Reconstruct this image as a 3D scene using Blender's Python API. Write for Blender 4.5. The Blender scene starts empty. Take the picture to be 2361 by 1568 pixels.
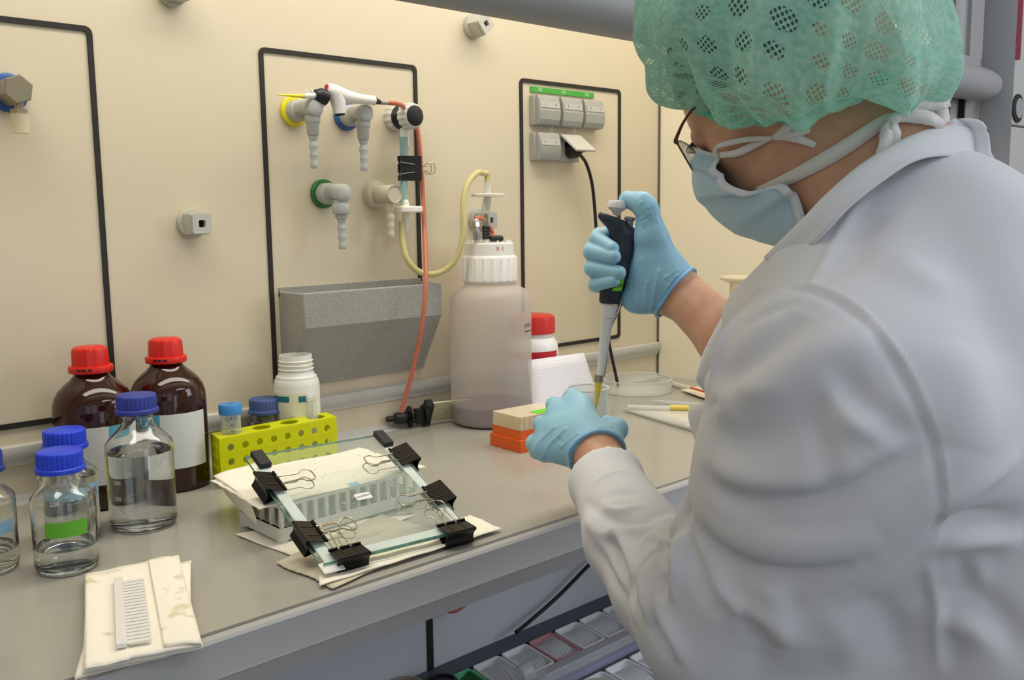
import bpy, math, random
import numpy as np
from mathutils import Vector, Matrix
random.seed(7); np.random.seed(7)
SC = bpy.context.scene; COL = SC.collection
# ---------------------------------------------------------------- camera (solved from the hood's module grid)
FPX = 2212.55; YAW = math.radians(-43.212); PIT = math.radians(-7.539); ROL = math.radians(-.729)
T = .9                                   # worktop height
CAMP = np.array([0, -1.4833, T + .41])
_fw = np.array([-math.sin(YAW)*math.cos(PIT), math.cos(YAW)*math.cos(PIT), math.sin(PIT)])
_r = np.array([math.cos(YAW), math.sin(YAW), 0]); _u = np.cross(_r, _fw)
_R = math.cos(ROL)*_r + math.sin(ROL)*_u; _U = -math.sin(ROL)*_r + math.cos(ROL)*_u
cam = bpy.data.cameras.new('camera'); camo = bpy.data.objects.new('camera', cam); COL.objects.link(camo)
cam.sensor_width = 36; cam.lens = FPX/2361*36; cam.clip_start = .02; cam.clip_end = 60
m = Matrix.Identity(4)
for i in range(3):
    m[i][0] = _R[i]; m[i][1] = _U[i]; m[i][2] = -_fw[i]; m[i][3] = CAMP[i]
camo.matrix_world = m; SC.camera = camo
cam.dof.use_dof = True; cam.dof.focus_distance = 1.2; cam.dof.aperture_fstop = 22
# ---------------------------------------------------------------- world, daylight, hood lamp, exposure
w = bpy.data.worlds.new('world'); SC.world = w; w.use_nodes = True
bg = w.node_tree.nodes['Background']; bg.inputs[0].default_value = (.84, .88, .96, 1); bg.inputs[1].default_value = .40
def area(name, loc, target, sx, sy, power, col):
    l = bpy.data.lights.new(name, 'AREA'); l.shape = 'RECTANGLE'; l.size = sx; l.size_y = sy; l.energy = power; l.color = col
    o = bpy.data.objects.new(name, l); COL.objects.link(o); o.location = loc
    o.rotation_euler = (Vector(target)-Vector(loc)).to_track_quat('-Z', 'Y').to_euler(); return o
area('hood_lamp', (.92, -.42, 2.22), (.92, -.34, .9), 2.1, .28, 14.9, (1, .94, .835))
for x, z, pw in ((-1.9, 2.0, 2.2), (-.6, 2.0, 2.6), (.6, 1.25, 5.5)):
    area('window_daylight', (x, -3.6, z), (1.1, -.5, .9), .9, 1.5, pw, (.86, .92, 1))
area('side_daylight', (3.6, -3.2, 2.3), (1.2, -.9, 1.1), 1.2, 1.6, 29, (.88, .90, 1))
area('overhead_fill', (1.6, -2.4, 2.75), (1.2, -1.1, 1.0), 1.4, .3, 7.5, (.96, .97, 1))  # added overhead light for the shoulders and back, not a lamp in view
SC.view_settings.view_transform = 'Standard'; SC.view_settings.look = 'None'
SC.view_settings.gamma = 1; SC.view_settings.use_curve_mapping = False; SC.view_settings.exposure = 0.0
# ---------------------------------------------------------------- pixel -> place helpers (photograph taken as 2361 x 1568)
def ray(x, y): return _R*(x-1180.5)/FPX - _U*(y-784)/FPX + _fw
def P(x, y, d): return CAMP + ray(x, y)*d
def PZ(x, y, z): v = ray(x, y); return CAMP + v*(z-CAMP[2])/v[2]
def PY(x, y, Y): v = ray(x, y); return CAMP + v*(Y-CAMP[1])/v[1]
def PX(x, y, X): v = ray(x, y); return CAMP + v*(X-CAMP[0])/v[0]
def proj(p):
    d = np.asarray(p)-CAMP; z = d@_fw; return 1180.5+FPX*(d@_R)/z, 784-FPX*(d@_U)/z, z
# ---------------------------------------------------------------- materials
def lin(c):
    return tuple(((v/255)/12.92 if v/255 <= .04045 else ((v/255+.055)/1.055)**2.4) for v in c)
MATS = {}
def mat(name, c, rough=.5, metal=0, trans=0, ior=1.45, alpha=1, sss=0, coat=0, noise=0, nscale=40, bump=0, bscale=60, bdist=.001, spec=.5, coords='Object'):
    if name in MATS: return MATS[name]
    mt = bpy.data.materials.new(name); mt.use_nodes = True; nt = mt.node_tree; b = nt.nodes['Principled BSDF']
    col = lin(c)+(1,)
    b.inputs['Base Color'].default_value = col; b.inputs['Roughness'].default_value = rough; b.inputs['Metallic'].default_value = metal
    b.inputs['Transmission Weight'].default_value = trans; b.inputs['IOR'].default_value = ior; b.inputs['Alpha'].default_value = alpha
    b.inputs['Specular IOR Level'].default_value = spec
    if sss: b.inputs['Subsurface Weight'].default_value = sss; b.inputs['Subsurface Radius'].default_value = (.012, .006, .003); b.inputs['Subsurface Scale'].default_value = 1
    if coat: b.inputs['Coat Weight'].default_value = coat; b.inputs['Coat Roughness'].default_value = .08
    if noise or bump: tc = nt.nodes.new('ShaderNodeTexCoord')
    if noise:
        n = nt.nodes.new('ShaderNodeTexNoise'); n.inputs['Scale'].default_value = nscale; n.inputs['Detail'].default_value = 5
        nt.links.new(tc.outputs[coords], n.inputs['Vector'])
        mx = nt.nodes.new('ShaderNodeMix'); mx.data_type = 'RGBA'; mx.blend_type = 'MULTIPLY'; mx.inputs[0].default_value = 1
        r = nt.nodes.new('ShaderNodeMapRange'); r.inputs[1].default_value = .3; r.inputs[2].default_value = .7; r.inputs[3].default_value = 1-noise; r.inputs[4].default_value = 1
        nt.links.new(n.outputs[0], r.inputs[0]); nt.links.new(r.outputs[0], mx.inputs[7]); mx.inputs[6].default_value = col
        nt.links.new(mx.outputs[2], b.inputs['Base Color'])
    if bump:
        n2 = nt.nodes.new('ShaderNodeTexNoise'); n2.inputs['Scale'].default_value = bscale; n2.inputs['Detail'].default_value = 4
        nt.links.new(tc.outputs[coords], n2.inputs['Vector'])
        bp = nt.nodes.new('ShaderNodeBump'); bp.inputs['Strength'].default_value = bump; bp.inputs['Distance'].default_value = bdist
        nt.links.new(n2.outputs[0], bp.inputs['Height']); nt.links.new(bp.outputs[0], b.inputs['Normal'])
    MATS[name] = mt; return mt
def clear(name, c, a=.25, rough=.05, up=.6):
    """thin clear plastic: mostly see-through, fresnel-like gloss at the edges"""
    if name in MATS: return MATS[name]
    mt = bpy.data.materials.new(name); mt.use_nodes = True; nt = mt.node_tree; b = nt.nodes['Principled BSDF']
    b.inputs['Base Color'].default_value = lin(c)+(1,); b.inputs['Roughness'].default_value = rough
    lw = nt.nodes.new('ShaderNodeLayerWeight'); lw.inputs[0].default_value = .35
    r = nt.nodes.new('ShaderNodeMapRange'); r.inputs[3].default_value = a; r.inputs[4].default_value = min(1, a+up)
    nt.links.new(lw.outputs['Facing'], r.inputs[0]); nt.links.new(r.outputs[0], b.inputs['Alpha'])
    MATS[name] = mt; return mt
def speck(name, c, dark, rough=.5, scale=260, th=.36):
    if name in MATS: return MATS[name]
    mt = mat(name, c, rough); nt = mt.node_tree; b = nt.nodes['Principled BSDF']
    tc = nt.nodes.new('ShaderNodeTexCoord'); n = nt.nodes.new('ShaderNodeTexNoise'); n.inputs['Scale'].default_value = scale
    nt.links.new(tc.outputs['Object'], n.inputs['Vector'])
    cr = nt.nodes.new('ShaderNodeValToRGB'); cr.color_ramp.elements[0].position = th; cr.color_ramp.elements[0].color = lin(dark)+(1,)
    cr.color_ramp.elements[1].position = th+.06; cr.color_ramp.elements[1].color = lin(c)+(1,)
    nt.links.new(n.outputs[0], cr.inputs[0]); nt.links.new(cr.outputs[0], b.inputs['Base Color']); return mt
# ---------------------------------------------------------------- mesh builder
def V(*a): return np.array(a, float)
def unit(v): v = np.asarray(v, float); return v/np.linalg.norm(v)
def frame(o=(0, 0, 0), z=(0, 0, 1), x=(1, 0, 0)):
    z = unit(z); x = np.asarray(x, float); x = x-z*(x@z)
    if np.linalg.norm(x) < 1e-6: x = np.cross(z, (0, 1, .1))
    x = unit(x); return (np.asarray(o, float), x, np.cross(z, x), z)
def fp(f, p): return f[0]+f[1]*p[0]+f[2]*p[1]+f[3]*p[2]
ID = frame()
def spline(pts, n=8):
    pts = [np.asarray(p, float) for p in pts]; out = []
    q = [2*pts[0]-pts[1]]+pts+[2*pts[-1]-pts[-2]]
    for i in range(1, len(q)-2):
        a, b, c, d = q[i-1:i+3]
        for k in range(n):
            t = k/n; out.append(.5*((2*b)+(-a+c)*t+(2*a-5*b+4*c-d)*t*t+(-a+3*b-3*c+d)*t**3))
    out.append(pts[-1]); return out
class MB:
    def __init__(s): s.v = []; s.f = []
    def add(s, v, f):
        k = len(s.v); s.v.extend(np.asarray(p, float) for p in v); s.f.extend(tuple(i+k for i in q) for q in f); return s
    def box(s, c, size, fr=ID):
        c = np.asarray(c, float); h = np.asarray(size, float)/2
        v = [fp(fr, c+h*np.array(d)) for d in ((-1, -1, -1), (1, -1, -1), (1, 1, -1), (-1, 1, -1), (-1, -1, 1), (1, -1, 1), (1, 1, 1), (-1, 1, 1))]
        return s.add(v, [(0, 3, 2, 1), (4, 5, 6, 7), (0, 1, 5, 4), (1, 2, 6, 5), (2, 3, 7, 6), (3, 0, 4, 7)])
    def bb(s, a, b, fr=ID):
        a = np.asarray(a, float); b = np.asarray(b, float); return s.box((a+b)/2, abs(b-a), fr)
    def prism(s, poly, h0, h1, fr=ID):
        n = len(poly); v = [fp(fr, (p[0], p[1], h0)) for p in poly]+[fp(fr, (p[0], p[1], h1)) for p in poly]
        return s.add(v, [tuple(range(n-1, -1, -1)), tuple(range(n, 2*n))]+[(i, (i+1) % n, n+(i+1) % n, n+i) for i in range(n)])
    def ring(s, outer, inner, h0, h1, fr=ID):
        n = len(outer); v = [fp(fr, (p[0], p[1], h)) for h in (h0, h1) for q in (outer, inner) for p in q]
        f = []
        for i in range(n):
            j = (i+1) % n
            f += [(2*n+i, 2*n+j, 3*n+j, 3*n+i), (i, n+i, n+j, j), (i, j, 2*n+j, 2*n+i), (n+i, 3*n+i, 3*n+j, n+j)]
        return s.add(v, f)
    def lathe(s, prof, n=32, fr=ID, rib=None, a0=0, a1=None):
        full = a1 is None; m_ = n if full else n+1; v = []; f = []
        for k, (r, z) in enumerate(prof):
            for i in range(m_):
                a = (2*math.pi*i/n) if full else a0+(a1-a0)*i/n
                rr = r*(1 if rib is None else rib(a, k)); v.append(fp(fr, (rr*math.cos(a), rr*math.sin(a), z)))
        for k in range(len(prof)-1):
            for i in range(m_ if full else n):
                j = (i+1) % m_; f.append((k*m_+i, k*m_+j, (k+1)*m_+j, (k+1)*m_+i))
        if full:
            if prof[0][0] > 1e-5 and getattr(s, 'cap', True): f.append(tuple(range(m_-1, -1, -1)))
            if prof[-1][0] > 1e-5 and getattr(s, 'cap', True): f.append(tuple((len(prof)-1)*m_+i for i in range(m_)))
        return s.add(v, f)
    def cyl(s, r, h0, h1, n=24, fr=ID, r2=None): return s.lathe([(r, h0), (r if r2 is None else r2, h1)], n, fr)
    def tube(s, pts, r, n=10, sp=0, closed=False):
        if sp:
            rr = r if not np.isscalar(r) else None
            if rr is not None:
                q = spline([np.append(p, a) for p, a in zip(pts, rr)], sp); pts = [x[:3] for x in q]; r = [x[3] for x in q]
            else: pts = spline(pts, sp)
        pts = [np.asarray(p, float) for p in pts]; N = len(pts)
        if np.isscalar(r): r = [r]*N
        t = [unit(pts[min(i+1, N-1)]-pts[max(i-1, 0)]) if not closed else unit(pts[(i+1) % N]-pts[i-1]) for i in range(N)]
        x = np.cross(t[0], (0, 0, 1)); x = unit(x if np.linalg.norm(x) > .05 else np.cross(t[0], (1, 0, 0))); v = []; f = []
        for i in range(N):
            x = unit(x-t[i]*(x@t[i])); y = np.cross(t[i], x)
            for k in range(n):
                a = 2*math.pi*k/n; v.append(pts[i]+r[i]*(x*math.cos(a)+y*math.sin(a)))
        for i in range(N if closed else N-1):
            i2 = (i+1) % N
            for k in range(n): f.append((i*n+k, i*n+(k+1) % n, i2*n+(k+1) % n, i2*n+k))
        if not closed: f.append(tuple(range(n-1, -1, -1))); f.append(tuple((N-1)*n+k for k in range(n)))
        return s.add(v, f)
    def grid(s, fn, nu, nv, cu=False):
        v = [fn(i/nu if cu else i/(nu-1), j/(nv-1)) for j in range(nv) for i in range(nu)]; f = []
        for j in range(nv-1):
            for i in range(nu if cu else nu-1):
                i2 = (i+1) % nu; f.append((j*nu+i, j*nu+i2, (j+1)*nu+i2, (j+1)*nu+i))
        return s.add(v, f)
    def strip(s, path, wvec, th=.0006):
        """ribbon along path; wvec(i) = half-width vector"""
        n = len(path); v = []
        for i, p in enumerate(path):
            wv = wvec(i) if callable(wvec) else np.asarray(wvec); v += [p-wv, p+wv]
        return s.add(v, [(2*i, 2*i+1, 2*i+3, 2*i+2) for i in range(n-1)])
    def arr(s, v, f):
        k = len(s.v); s.v.extend(np.asarray(v, float)); s.f.extend(tuple(int(i)+k for i in q) for q in f); return s
def rrect(x0, y0, x1, y1, r, n=5):
    out = []
    for cx, cy, a in ((x1-r, y0+r, -90), (x1-r, y1-r, 0), (x0+r, y1-r, 90), (x0+r, y0+r, 180)):
        for k in range(n+1):
            t = math.radians(a+90*k/n); out.append((cx+r*math.cos(t), cy+r*math.sin(t)))
    return out
# ---------------------------------------------------------------- objects
def mesh_of(name, mb, mt, shift=None, smooth=40, inv=None):
    me = bpy.data.meshes.new(name); v = np.array(mb.v, float)
    if inv is not None: v = (v-inv[0])@inv[1]
    me.from_pydata([tuple(p) for p in v], [], mb.f)
    me.materials.append(mt); me.validate()
    if smooth:
        me.polygons.foreach_set('use_smooth', [True]*len(me.polygons)); me.set_sharp_from_angle(angle=math.radians(smooth))
    me.update(); return me
def obj(name, mb, mt, parent=None, smooth=40, bev=0, solid=0, label=None, local=False):
    """mesh authored in world coordinates; stored relative to its parent (local=True: authored in the parent's own coordinates)"""
    inv = None
    if parent is not None and not local:
        M_ = parent_matrix(parent); inv = (np.array(M_.translation), np.array(M_.to_3x3()))
    o = bpy.data.objects.new(name, mesh_of(name, mb, mt, smooth=smooth, inv=inv)); COL.objects.link(o)
    if parent is not None: o.parent = parent
    if bev:
        b = o.modifiers.new('bevel', 'BEVEL'); b.width = bev; b.segments = 2; b.limit_method = 'ANGLE'; b.angle_limit = math.radians(35)
    if solid:
        b = o.modifiers.new('solid', 'SOLIDIFY'); b.thickness = solid; b.offset = 0
    if label: o['label'] = label
    return o
def parent_matrix(o):
    M_ = Matrix.Identity(4)
    while o is not None:
        M_ = Matrix.LocRotScale(o.location, o.rotation_euler, None) @ M_; o = o.parent
    return M_
def tag(o, label, cat, group=None, kind=None):
    o['label'] = label; o['category'] = cat
    if group: o['group'] = group
    if kind: o['kind'] = kind
    return o
def thing(name, label, cat, loc=(0, 0, 0), rz=0, group=None):
    o = bpy.data.objects.new(name, None); o.empty_display_size = .02; COL.objects.link(o); o.location = tuple(loc); o.rotation_euler = (0, 0, rz)
    return tag(o, label, cat, group)
def struct(name, mb, mt, label=None, **k):
    o = obj(name, mb, mt, **k); o['kind'] = 'structure'
    if label: o['label'] = label
    return o
def dup(root, loc, rz=0, label=None):
    r = root.copy(); COL.objects.link(r); r.location = tuple(loc); r.rotation_euler = (0, 0, rz)
    if label: r['label'] = label
    def rec(a, b):
        for ch in [c for c in bpy.data.objects if c.parent == a]:
            c = ch.copy(); COL.objects.link(c); c.parent = b; rec(ch, c)
    rec(root, r); return r
_tc = {}
def text_mb(s_, size, fn, ext=.0, mb=None):
    """lettering as flat mesh; fn maps (x, y) in metres to a point"""
    if s_ not in _tc:
        cu = bpy.data.curves.new('t', 'FONT'); cu.body = s_; cu.align_x = 'CENTER'; cu.align_y = 'CENTER'; cu.resolution_u = 3
        o = bpy.data.objects.new('t', cu); COL.objects.link(o); dg = bpy.context.evaluated_depsgraph_get()
        me = bpy.data.meshes.new_from_object(o.evaluated_get(dg)); _tc[s_] = ([tuple(v.co) for v in me.vertices], [tuple(p.vertices) for p in me.polygons])
        bpy.data.objects.remove(o); bpy.data.meshes.remove(me); bpy.data.curves.remove(cu)
    v, f = _tc[s_]; mb = mb or MB(); return mb.add([fn(p[0]*size, p[1]*size) for p in v], f)
def on_plane(fr): return lambda x, y: fp(fr, (x, y, 0))
def on_cyl(c, r, a, z): # wraps lettering round a vertical cylinder; a = bearing of its middle
    return lambda x, y: V(c[0]+r*math.cos(a+x/r), c[1]+r*math.sin(a+x/r), z+y)
def towards_cam(c): return math.atan2(CAMP[1]-c[1], CAMP[0]-c[0])

# ================================================================ materials
wallm = mat('cream_laminate', (217, 205, 178), .45, bump=.03, bscale=400)
gray = mat('grey_plastic', (176, 177, 172), .45)
dgray = mat('dark_grey_metal', (164, 163, 160), .42)
black = mat('black_plastic', (28, 28, 30), .4)
gask = mat('black_rubber', (38, 36, 30), .6)
white = mat('white_plastic', (236, 234, 228), .4)
chrome = mat('chrome', (190, 188, 182), .22, metal=1)
paper = mat('cream_paper_towel', (252, 246, 228), .9, bump=.35, bscale=350, bdist=.0008, noise=.03, nscale=120)
blue_cap = mat('blue_screw_cap', (30, 66, 214), .38, sss=.0)
blue_old = mat('worn_blue_screw_cap', (52, 66, 160), .5, noise=.25, nscale=90)
glass = mat('clear_glass', (250, 252, 251), 0, trans=1, ior=1.47)
water = mat('water', (252, 254, 253), 0, trans=1, ior=1.33)
amber = mat('amber_glass', (58, 22, 8), .06, trans=.35, ior=1.5, spec=.6)
bench_m = mat('grey_bench_top', (172, 169, 158), .16, noise=.05, nscale=9, bump=.02, bscale=25)
# ================================================================ setting
struct('floor', MB().bb((-5, -6, -.05), (6, 3, 0)), mat('floor_vinyl', (120, 122, 120), .6, noise=.1, nscale=20))
# back wall of the hood with the joint strips of its service panels
struct('wall_back', MB().bb((-1.2, 0, 0), (1.94, .03, 2.3)), wallm)
struct('wall_lower_daylit', MB().bb((-1.2, -.003, 0), (1.94, -.0005, T-.06)), mat('daylit_wall_tint', (222, 226, 232), .5))  # sheet over the lower back wall, daylight there painted in as paler, bluer colour
struct('wall_hood_right', MB().bb((1.893, -.66, T), (1.93, 0, 2.3)), mat('side_laminate', (242, 233, 208), .5))
struct('wall_hood_left', MB().bb((-1.23, -.7, 0), (-1.2, 0, 2.3)), wallm)
struct('ceiling', MB().bb((-1.2, -.70, 2.27), (1.93, .03, 2.30)), mat('hood_roof', (236, 232, 220), .6))
bk = MB(); bk.bb((1.889, -.004, T), (1.893, 0, 2.27)); struct('trim_1', bk, mat('grey_joint', (96, 90, 78), .6))
ZT, ZB = 1.5851, 1.0148
for k, (x0, x1) in enumerate(((.228, .549), (.827, 1.149), (1.427, 1.743))):
    rm = MB(); fr = frame((0, 0, 0), (0, -1, 0), (1, 0, 0))
    rm.ring(rrect(x0-.004, -ZT-.004, x1+.004, -ZB+.004, .011), rrect(x0+.004, -ZT+.004, x1-.004, -ZB-.004, .005), 0, .003, (V(0, 0, 0), V(1, 0, 0), V(0, 0, -1), V(0, -1, 0)))
    lab = ('black rubber seal framing the wall panel with the brass outlet', 'black rubber seal framing the wall panel with four gas outlets', 'black rubber seal framing the wall panel with the sockets')[k]
    tag(obj('panel_seal', rm, gask), lab, 'panel seal', 'black seals round the three wall panels')
# grey profile strip above the bench and joint of the bench
tr = MB(); sec = [(0, .985), (-.006, .988), (-.011, .985), (-.013, .976), (-.009, .966), (-.006, .962), (-.006, .957), (0, .957)]
tr.prism([(p[0], p[1]) for p in sec][::-1], -1.2, 1.886, (V(0, 0, 0), V(0, 1, 0), V(0, 0, 1), V(1, 0, 0)))
tr.prism([(-.016, T), (0, T), (0, T+.012), (-.004, T+.004)], -1.2, 1.886, (V(0, 0, 0), V(0, 1, 0), V(0, 0, 1), V(1, 0, 0)))
struct('trim_2', tr, mat('light_grey_profile', (196, 194, 186), .45))
# worktop with front profile
bt = thing('worktop', 'grey laboratory worktop with a dark aluminium front edge', 'worktop', (0, -.3, T-.03))
obj('slab', MB().bb((-1.2, -.612, T-.03), (1.89, -.0005, T)), bench_m, bt)
ed = MB(); YE = -.632
sec = [(-.610, T-.004), (YE+.006, T+.001), (YE, T+.001), (YE-.003, T-.002), (YE-.0095, T-.0335), (YE-.0105, T-.0355), (YE-.0085, T-.0365), (YE-.006, T-.0580), (YE+.01, T-.0600), (-.60, T-.0600), (-.60, T-.03)]
ed.prism(sec, -1.2, 1.89, (V(0, 0, 0), V(0, 1, 0), V(0, 0, 1), V(1, 0, 0)))
obj('front_edge', ed, mat('edge_metal', (180, 180, 178), .45), bt, smooth=25, label='dark grey metal front edge')
# under the bench: joint strip of the back wall
struct('trim_3', MB().bb((1.141, -.006, .38), (1.156, -.0035, T-.06)), gask)
struct('trim_4', MB().bb((-1.2, -.05, .36), (1.89, 0, .383)), mat('slate_rail', (88, 96, 108), .5))
# sash: rounded handle bar, frame, glass
sash = thing('fume_hood_sash', 'grey sliding sash with rounded handle bar across the hood', 'sash', (1.0, -.69, 1.5))
def bar(x0, x1, ym, z0, h, name, mt):
    mb = MB(); n = 14; sec = []
    for k in range(n+1):
        a = math.pi*(.5+k/n); sec.append((ym+.026*math.cos(a)*1.25, z0+h/2+h/2*math.sin(a)))
    sec = sec[::1]+[(ym+.012, z0), (ym+.012, z0+h)]
    mb.prism(sec, x0, x1, (V(0, 0, 0), V(0, 1, 0), V(0, 0, 1), V(1, 0, 0)))
    return mb
hb = MB(); secs = []; NS = 24
for i in range(14):
    t = 0 if i == 0 else (i-1)/12; x = -1.1 if i == 0 else 2.0+.123*math.sin(t*math.pi/2); s_ = max(.03, math.cos(t*math.pi/2)**.7)
    for k in range(NS):
        a = 2*math.pi*k/NS; yy = math.cos(a); zz = math.sin(a)
        secs.append(V(x, -.690+.034*yy*(1 if yy < 0 else .5)*s_, 1.5535+.0335*np.sign(zz)*abs(zz)**.85*s_+.010*(1-s_)))
fa = [(i*NS+k, i*NS+(k+1) % NS, (i+1)*NS+(k+1) % NS, (i+1)*NS+k) for i in range(13) for k in range(NS)]+[tuple(range(NS-1, -1, -1)), tuple(13*NS+k for k in range(NS))]
hb.add(secs, fa); obj('handle_bar', hb, dgray, sash)
sf = MB(); sf.bb((-1.1, -.685, 1.584), (2.055, -.665, 1.606)); obj('bottom_rail', sf, dgray, sash)
sf = MB(); sf.bb((2.0, -.685, 1.606), (2.062, -.665, 2.2)); obj('stile', sf, dgray, sash)
sf = MB(); sf.bb((1.925, -.685, 1.606), (1.94, -.675, 2.2)); obj('stile', sf, dgray, sash)
sf = MB(); sf.bb((-1.1, -.700, 1.703), (1.915, -.665, 1.80)); obj('cross_rail', sf, dgray, sash, bev=.008)
obj('window_glass', MB().bb((-1.1, -.678, 1.606), (2.0, -.674, 2.2)), clear('sash_glass', (240, 244, 240), .03, .02), sash)
# front posts of the hood at the right
post_m = mat('hood_post', (176, 172, 162), .5); 
struct('trim_5', MB().bb((1.94, -.66, 0), (2.13, -.60, 2.3)), post_m, bev=.004)
struct('trim_6', MB().bb((1.955, -.668, 0), (1.962, -.66, 2.3)), gask)
struct('trim_7', MB().bb((2.018, -.672, 0), (2.024, -.66, 2.3)), gask)
pst = MB(); pst.prism([(2.128, -.655), (2.130, -.700), (2.134, -.722), (2.144, -.716), (2.146, -.60)][::-1], 0, 2.3); struct('trim_8', pst, mat('post_edge', (184, 186, 188), .4))
# cabinet standing beyond the hood
cb = thing('cabinet', 'off-white cabinet with red stripe and round lock behind the hood post', 'cabinet', (3.2, -.3, 0))
cm_ = mat('cabinet_white', (206, 204, 196), .5)
obj('body', MB().bb((2.6, -.42, 0), (4.2, .2, 2.4)), cm_, cb, bev=.004)
for a, b in ((.02, 1.535), (1.54, 2.38)): obj('door', MB().bb((2.64, -.44, a), (4.18, -.42, b)), cm_, cb, bev=.003)
c_ = PY(2345, 250, -.44); fr = frame(c_, (0, -1, 0)); k_ = obj('lock', MB().lathe([(.018, 0), (.040, 0), (.040, .004), (.034, .006), (.0, .006)], 28, fr), gask, cb)
obj('lock_face', MB().cyl(.028, .005, .008, 24, fr), gray, cb)
a_ = PY(2349, 0, -.445); b_ = PY(2352, 138, -.445)
tag(obj('marking_stripe', MB().bb((a_[0]-.012, -.447, b_[2]), (a_[0]+.03, -.441, 2.3)), mat('dark_red', (140, 20, 40), .5)), 'dark red vertical stripe on the upper door of the white cabinet', 'stripe')
c_ = PY(2338, 419, -.46); tag(obj('warning_tag', MB().lathe([(.012, 0), (.012, .02), (.006, .026), (0, .027)], 16, frame(c_, (0, -1, 0))), mat('orange_yellow', (226, 150, 30), .5)), 'small orange knob low on the white cabinet beyond the hood', 'knob')
# ================================================================ bench: bottles
def ribs(n, amp): return lambda a, k: 1-amp*(.5+.5*math.cos(n*a))**.5 if k > 0 else 1
def screw_cap(mb, z, r, h, n=28, fr=None):
    N = n*5; fr = fr or ID
    pr = [(0, z+h), (r*.86, z+h), (r*.915, z+h-.0012), (r*.93, z+h-.003), (r*.93, z+.0065), (r*.95, z+.0062), (r, z+.005), (r, z+.0005), (r*.97, z), (r*.8, z)]
    def rb(a, k): return 1-.035*max(0, math.cos(n*a))**2 if 2 <= k <= 4 else 1
    return mb.lathe(pr[::-1], N, fr, rib=lambda a, k: rb(a, 9-k))
def lab_bottle(name, label, group, c, r, h, level, cap_m, tape=None, marks=None):
    """h = total height with the cap"""
    th = thing(name, label, 'bottle', (c[0], c[1], T), 0, group); L = ID
    zn = h-.004; zs = h*.60 if h < .16 else h*.62; rn = .0200; k_ = h/.143
    out = [(0, .003), (r-.009, .002), (r-.006, 0), (r-.0015, .0035), (r, .009), (r, zs)]
    for i in range(1, 8):
        t = i/8; out.append((r+(rn-r)*(t*t*(3-2*t)), zs+(h-.036-zs)*(t**1.0)))
    out += [(rn, h-.034), (rn, h-.028), (.0226, h-.0268), (.0226, h-.0245), (rn, h-.0235), (rn, zn)]
    wl = .0024; inn = [(0, .0065), (r-.012, .006), (r-wl-.003, .0085), (r-wl, .014)]+[(max(a-wl, .005), b) for a, b in out[5:-4]]+[(rn-.0028, zn)]
    obj('glass_body', MB().lathe(out+inn[::-1], 56, L), glass, th, local=True)
    wi = [(a+.0004 if a > 0 else 0, b-.0002) for a, b in inn if b < level]+[(r-wl+.0004, level), (0, level)]
    if level < zs: obj('water', MB().lathe(wi, 56, L), water, th, local=True)
    else:
        q = [p for p in inn if p[1] < level]; rr = np.interp(level, [p[1] for p in inn[4:-1]], [p[0] for p in inn[4:-1]])
        obj('water', MB().lathe([(a+.0004 if a > 0 else 0, b-.0002) for a, b in q]+[(rr+.0004, level), (0, level)], 56, L), water, th, local=True)
    obj('screw_cap', screw_cap(MB(), h-.0245, .0275, .0245), cap_m, th, local=True)
    a = towards_cam(c)
    if tape:
        for (a0, a1, z0, z1, mt, nm) in tape:
            mb = MB(); mb.cap = False; mb.lathe([(r+.0003, z0), (r+.0003, z1)], 24, L, a0=a+a0, a1=a+a1); obj(nm, mb, mt, th, local=True)
    if marks:
        mb = MB(); mb.cap = False
        for s_, z, da, sz in marks:
            text_mb(s_, sz, on_cyl((0, 0), r+.0004, a+da, z), mb=mb)
            mb.lathe([(r+.0004, z-.0004), (r+.0004, z+.0002)], 4, L, a0=a+da-.016/r-.10, a1=a+da-.016/r+.06)
        obj('graduation_print', mb, white_ink, th, local=True, smooth=0)
    return th
white_ink = mat('white_print', (240, 240, 236), .6)
green_t = mat('green_tape', (98, 178, 44), .6, noise=.03, nscale=300); blue_t = mat('pale_blue_tape', (150, 192, 216), .6)
G = 'blue capped laboratory glass bottles on the worktop'
red_ink = mat('red_pen', (170, 40, 60), .6); dk_ink = mat('dark_pen', (50, 42, 92), .6)
lab_bottle('glass_bottle', 'small clear glass bottle with bright green tape and a little water', G, (.362, -.325), .0355, .143, .030, blue_cap,
    [(-.62, .72, .048, .066, green_t, 'green_tape')], [('200', .088, -.25, .007)])
b2 = lab_bottle('glass_bottle', 'clear bottle behind the green taped bottle, blue cap partly hidden', G, (.402, -.222), .0355, .145, .085, blue_cap,
    [(-1.2, 1.25, .055, .077, blue_t, 'blue_tape')])
mb = MB(); a = towards_cam((.402, -.222)); text_mb('8,', .012, on_cyl((.402, -.222), .0360, a+1.05, T+.066), mb=mb); obj('tape_writing', mb, red_ink, b2, smooth=0)
b3 = lab_bottle('glass_bottle', 'clear glass bottle cut off by the frame, pale blue tape and dark worn cap', G, (.292, -.262), .0355, .143, .026, blue_old,
    [(-.9, 1.0, .048, .064, blue_t, 'blue_tape')])
lab_bottle('glass_bottle', 'tallest clear glass bottle, more than half full of water, marks from 100 to 300', G, (.492, -.232), .0430, .179, .103, blue_old, None,
    [('300', .069, -.75, .0075), ('200', .048, -.75, .0075), ('100', .029, -.75, .0075)])
# small blue capped bottle behind the yellow rack
lab_bottle('glass_bottle', 'small glass bottle behind the yellow rack with faded blue screw cap', G, (.779, -.047), .0285, .108, .05, mat('faded_blue_cap', (74, 96, 150), .55, noise=.2, nscale=150))
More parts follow.
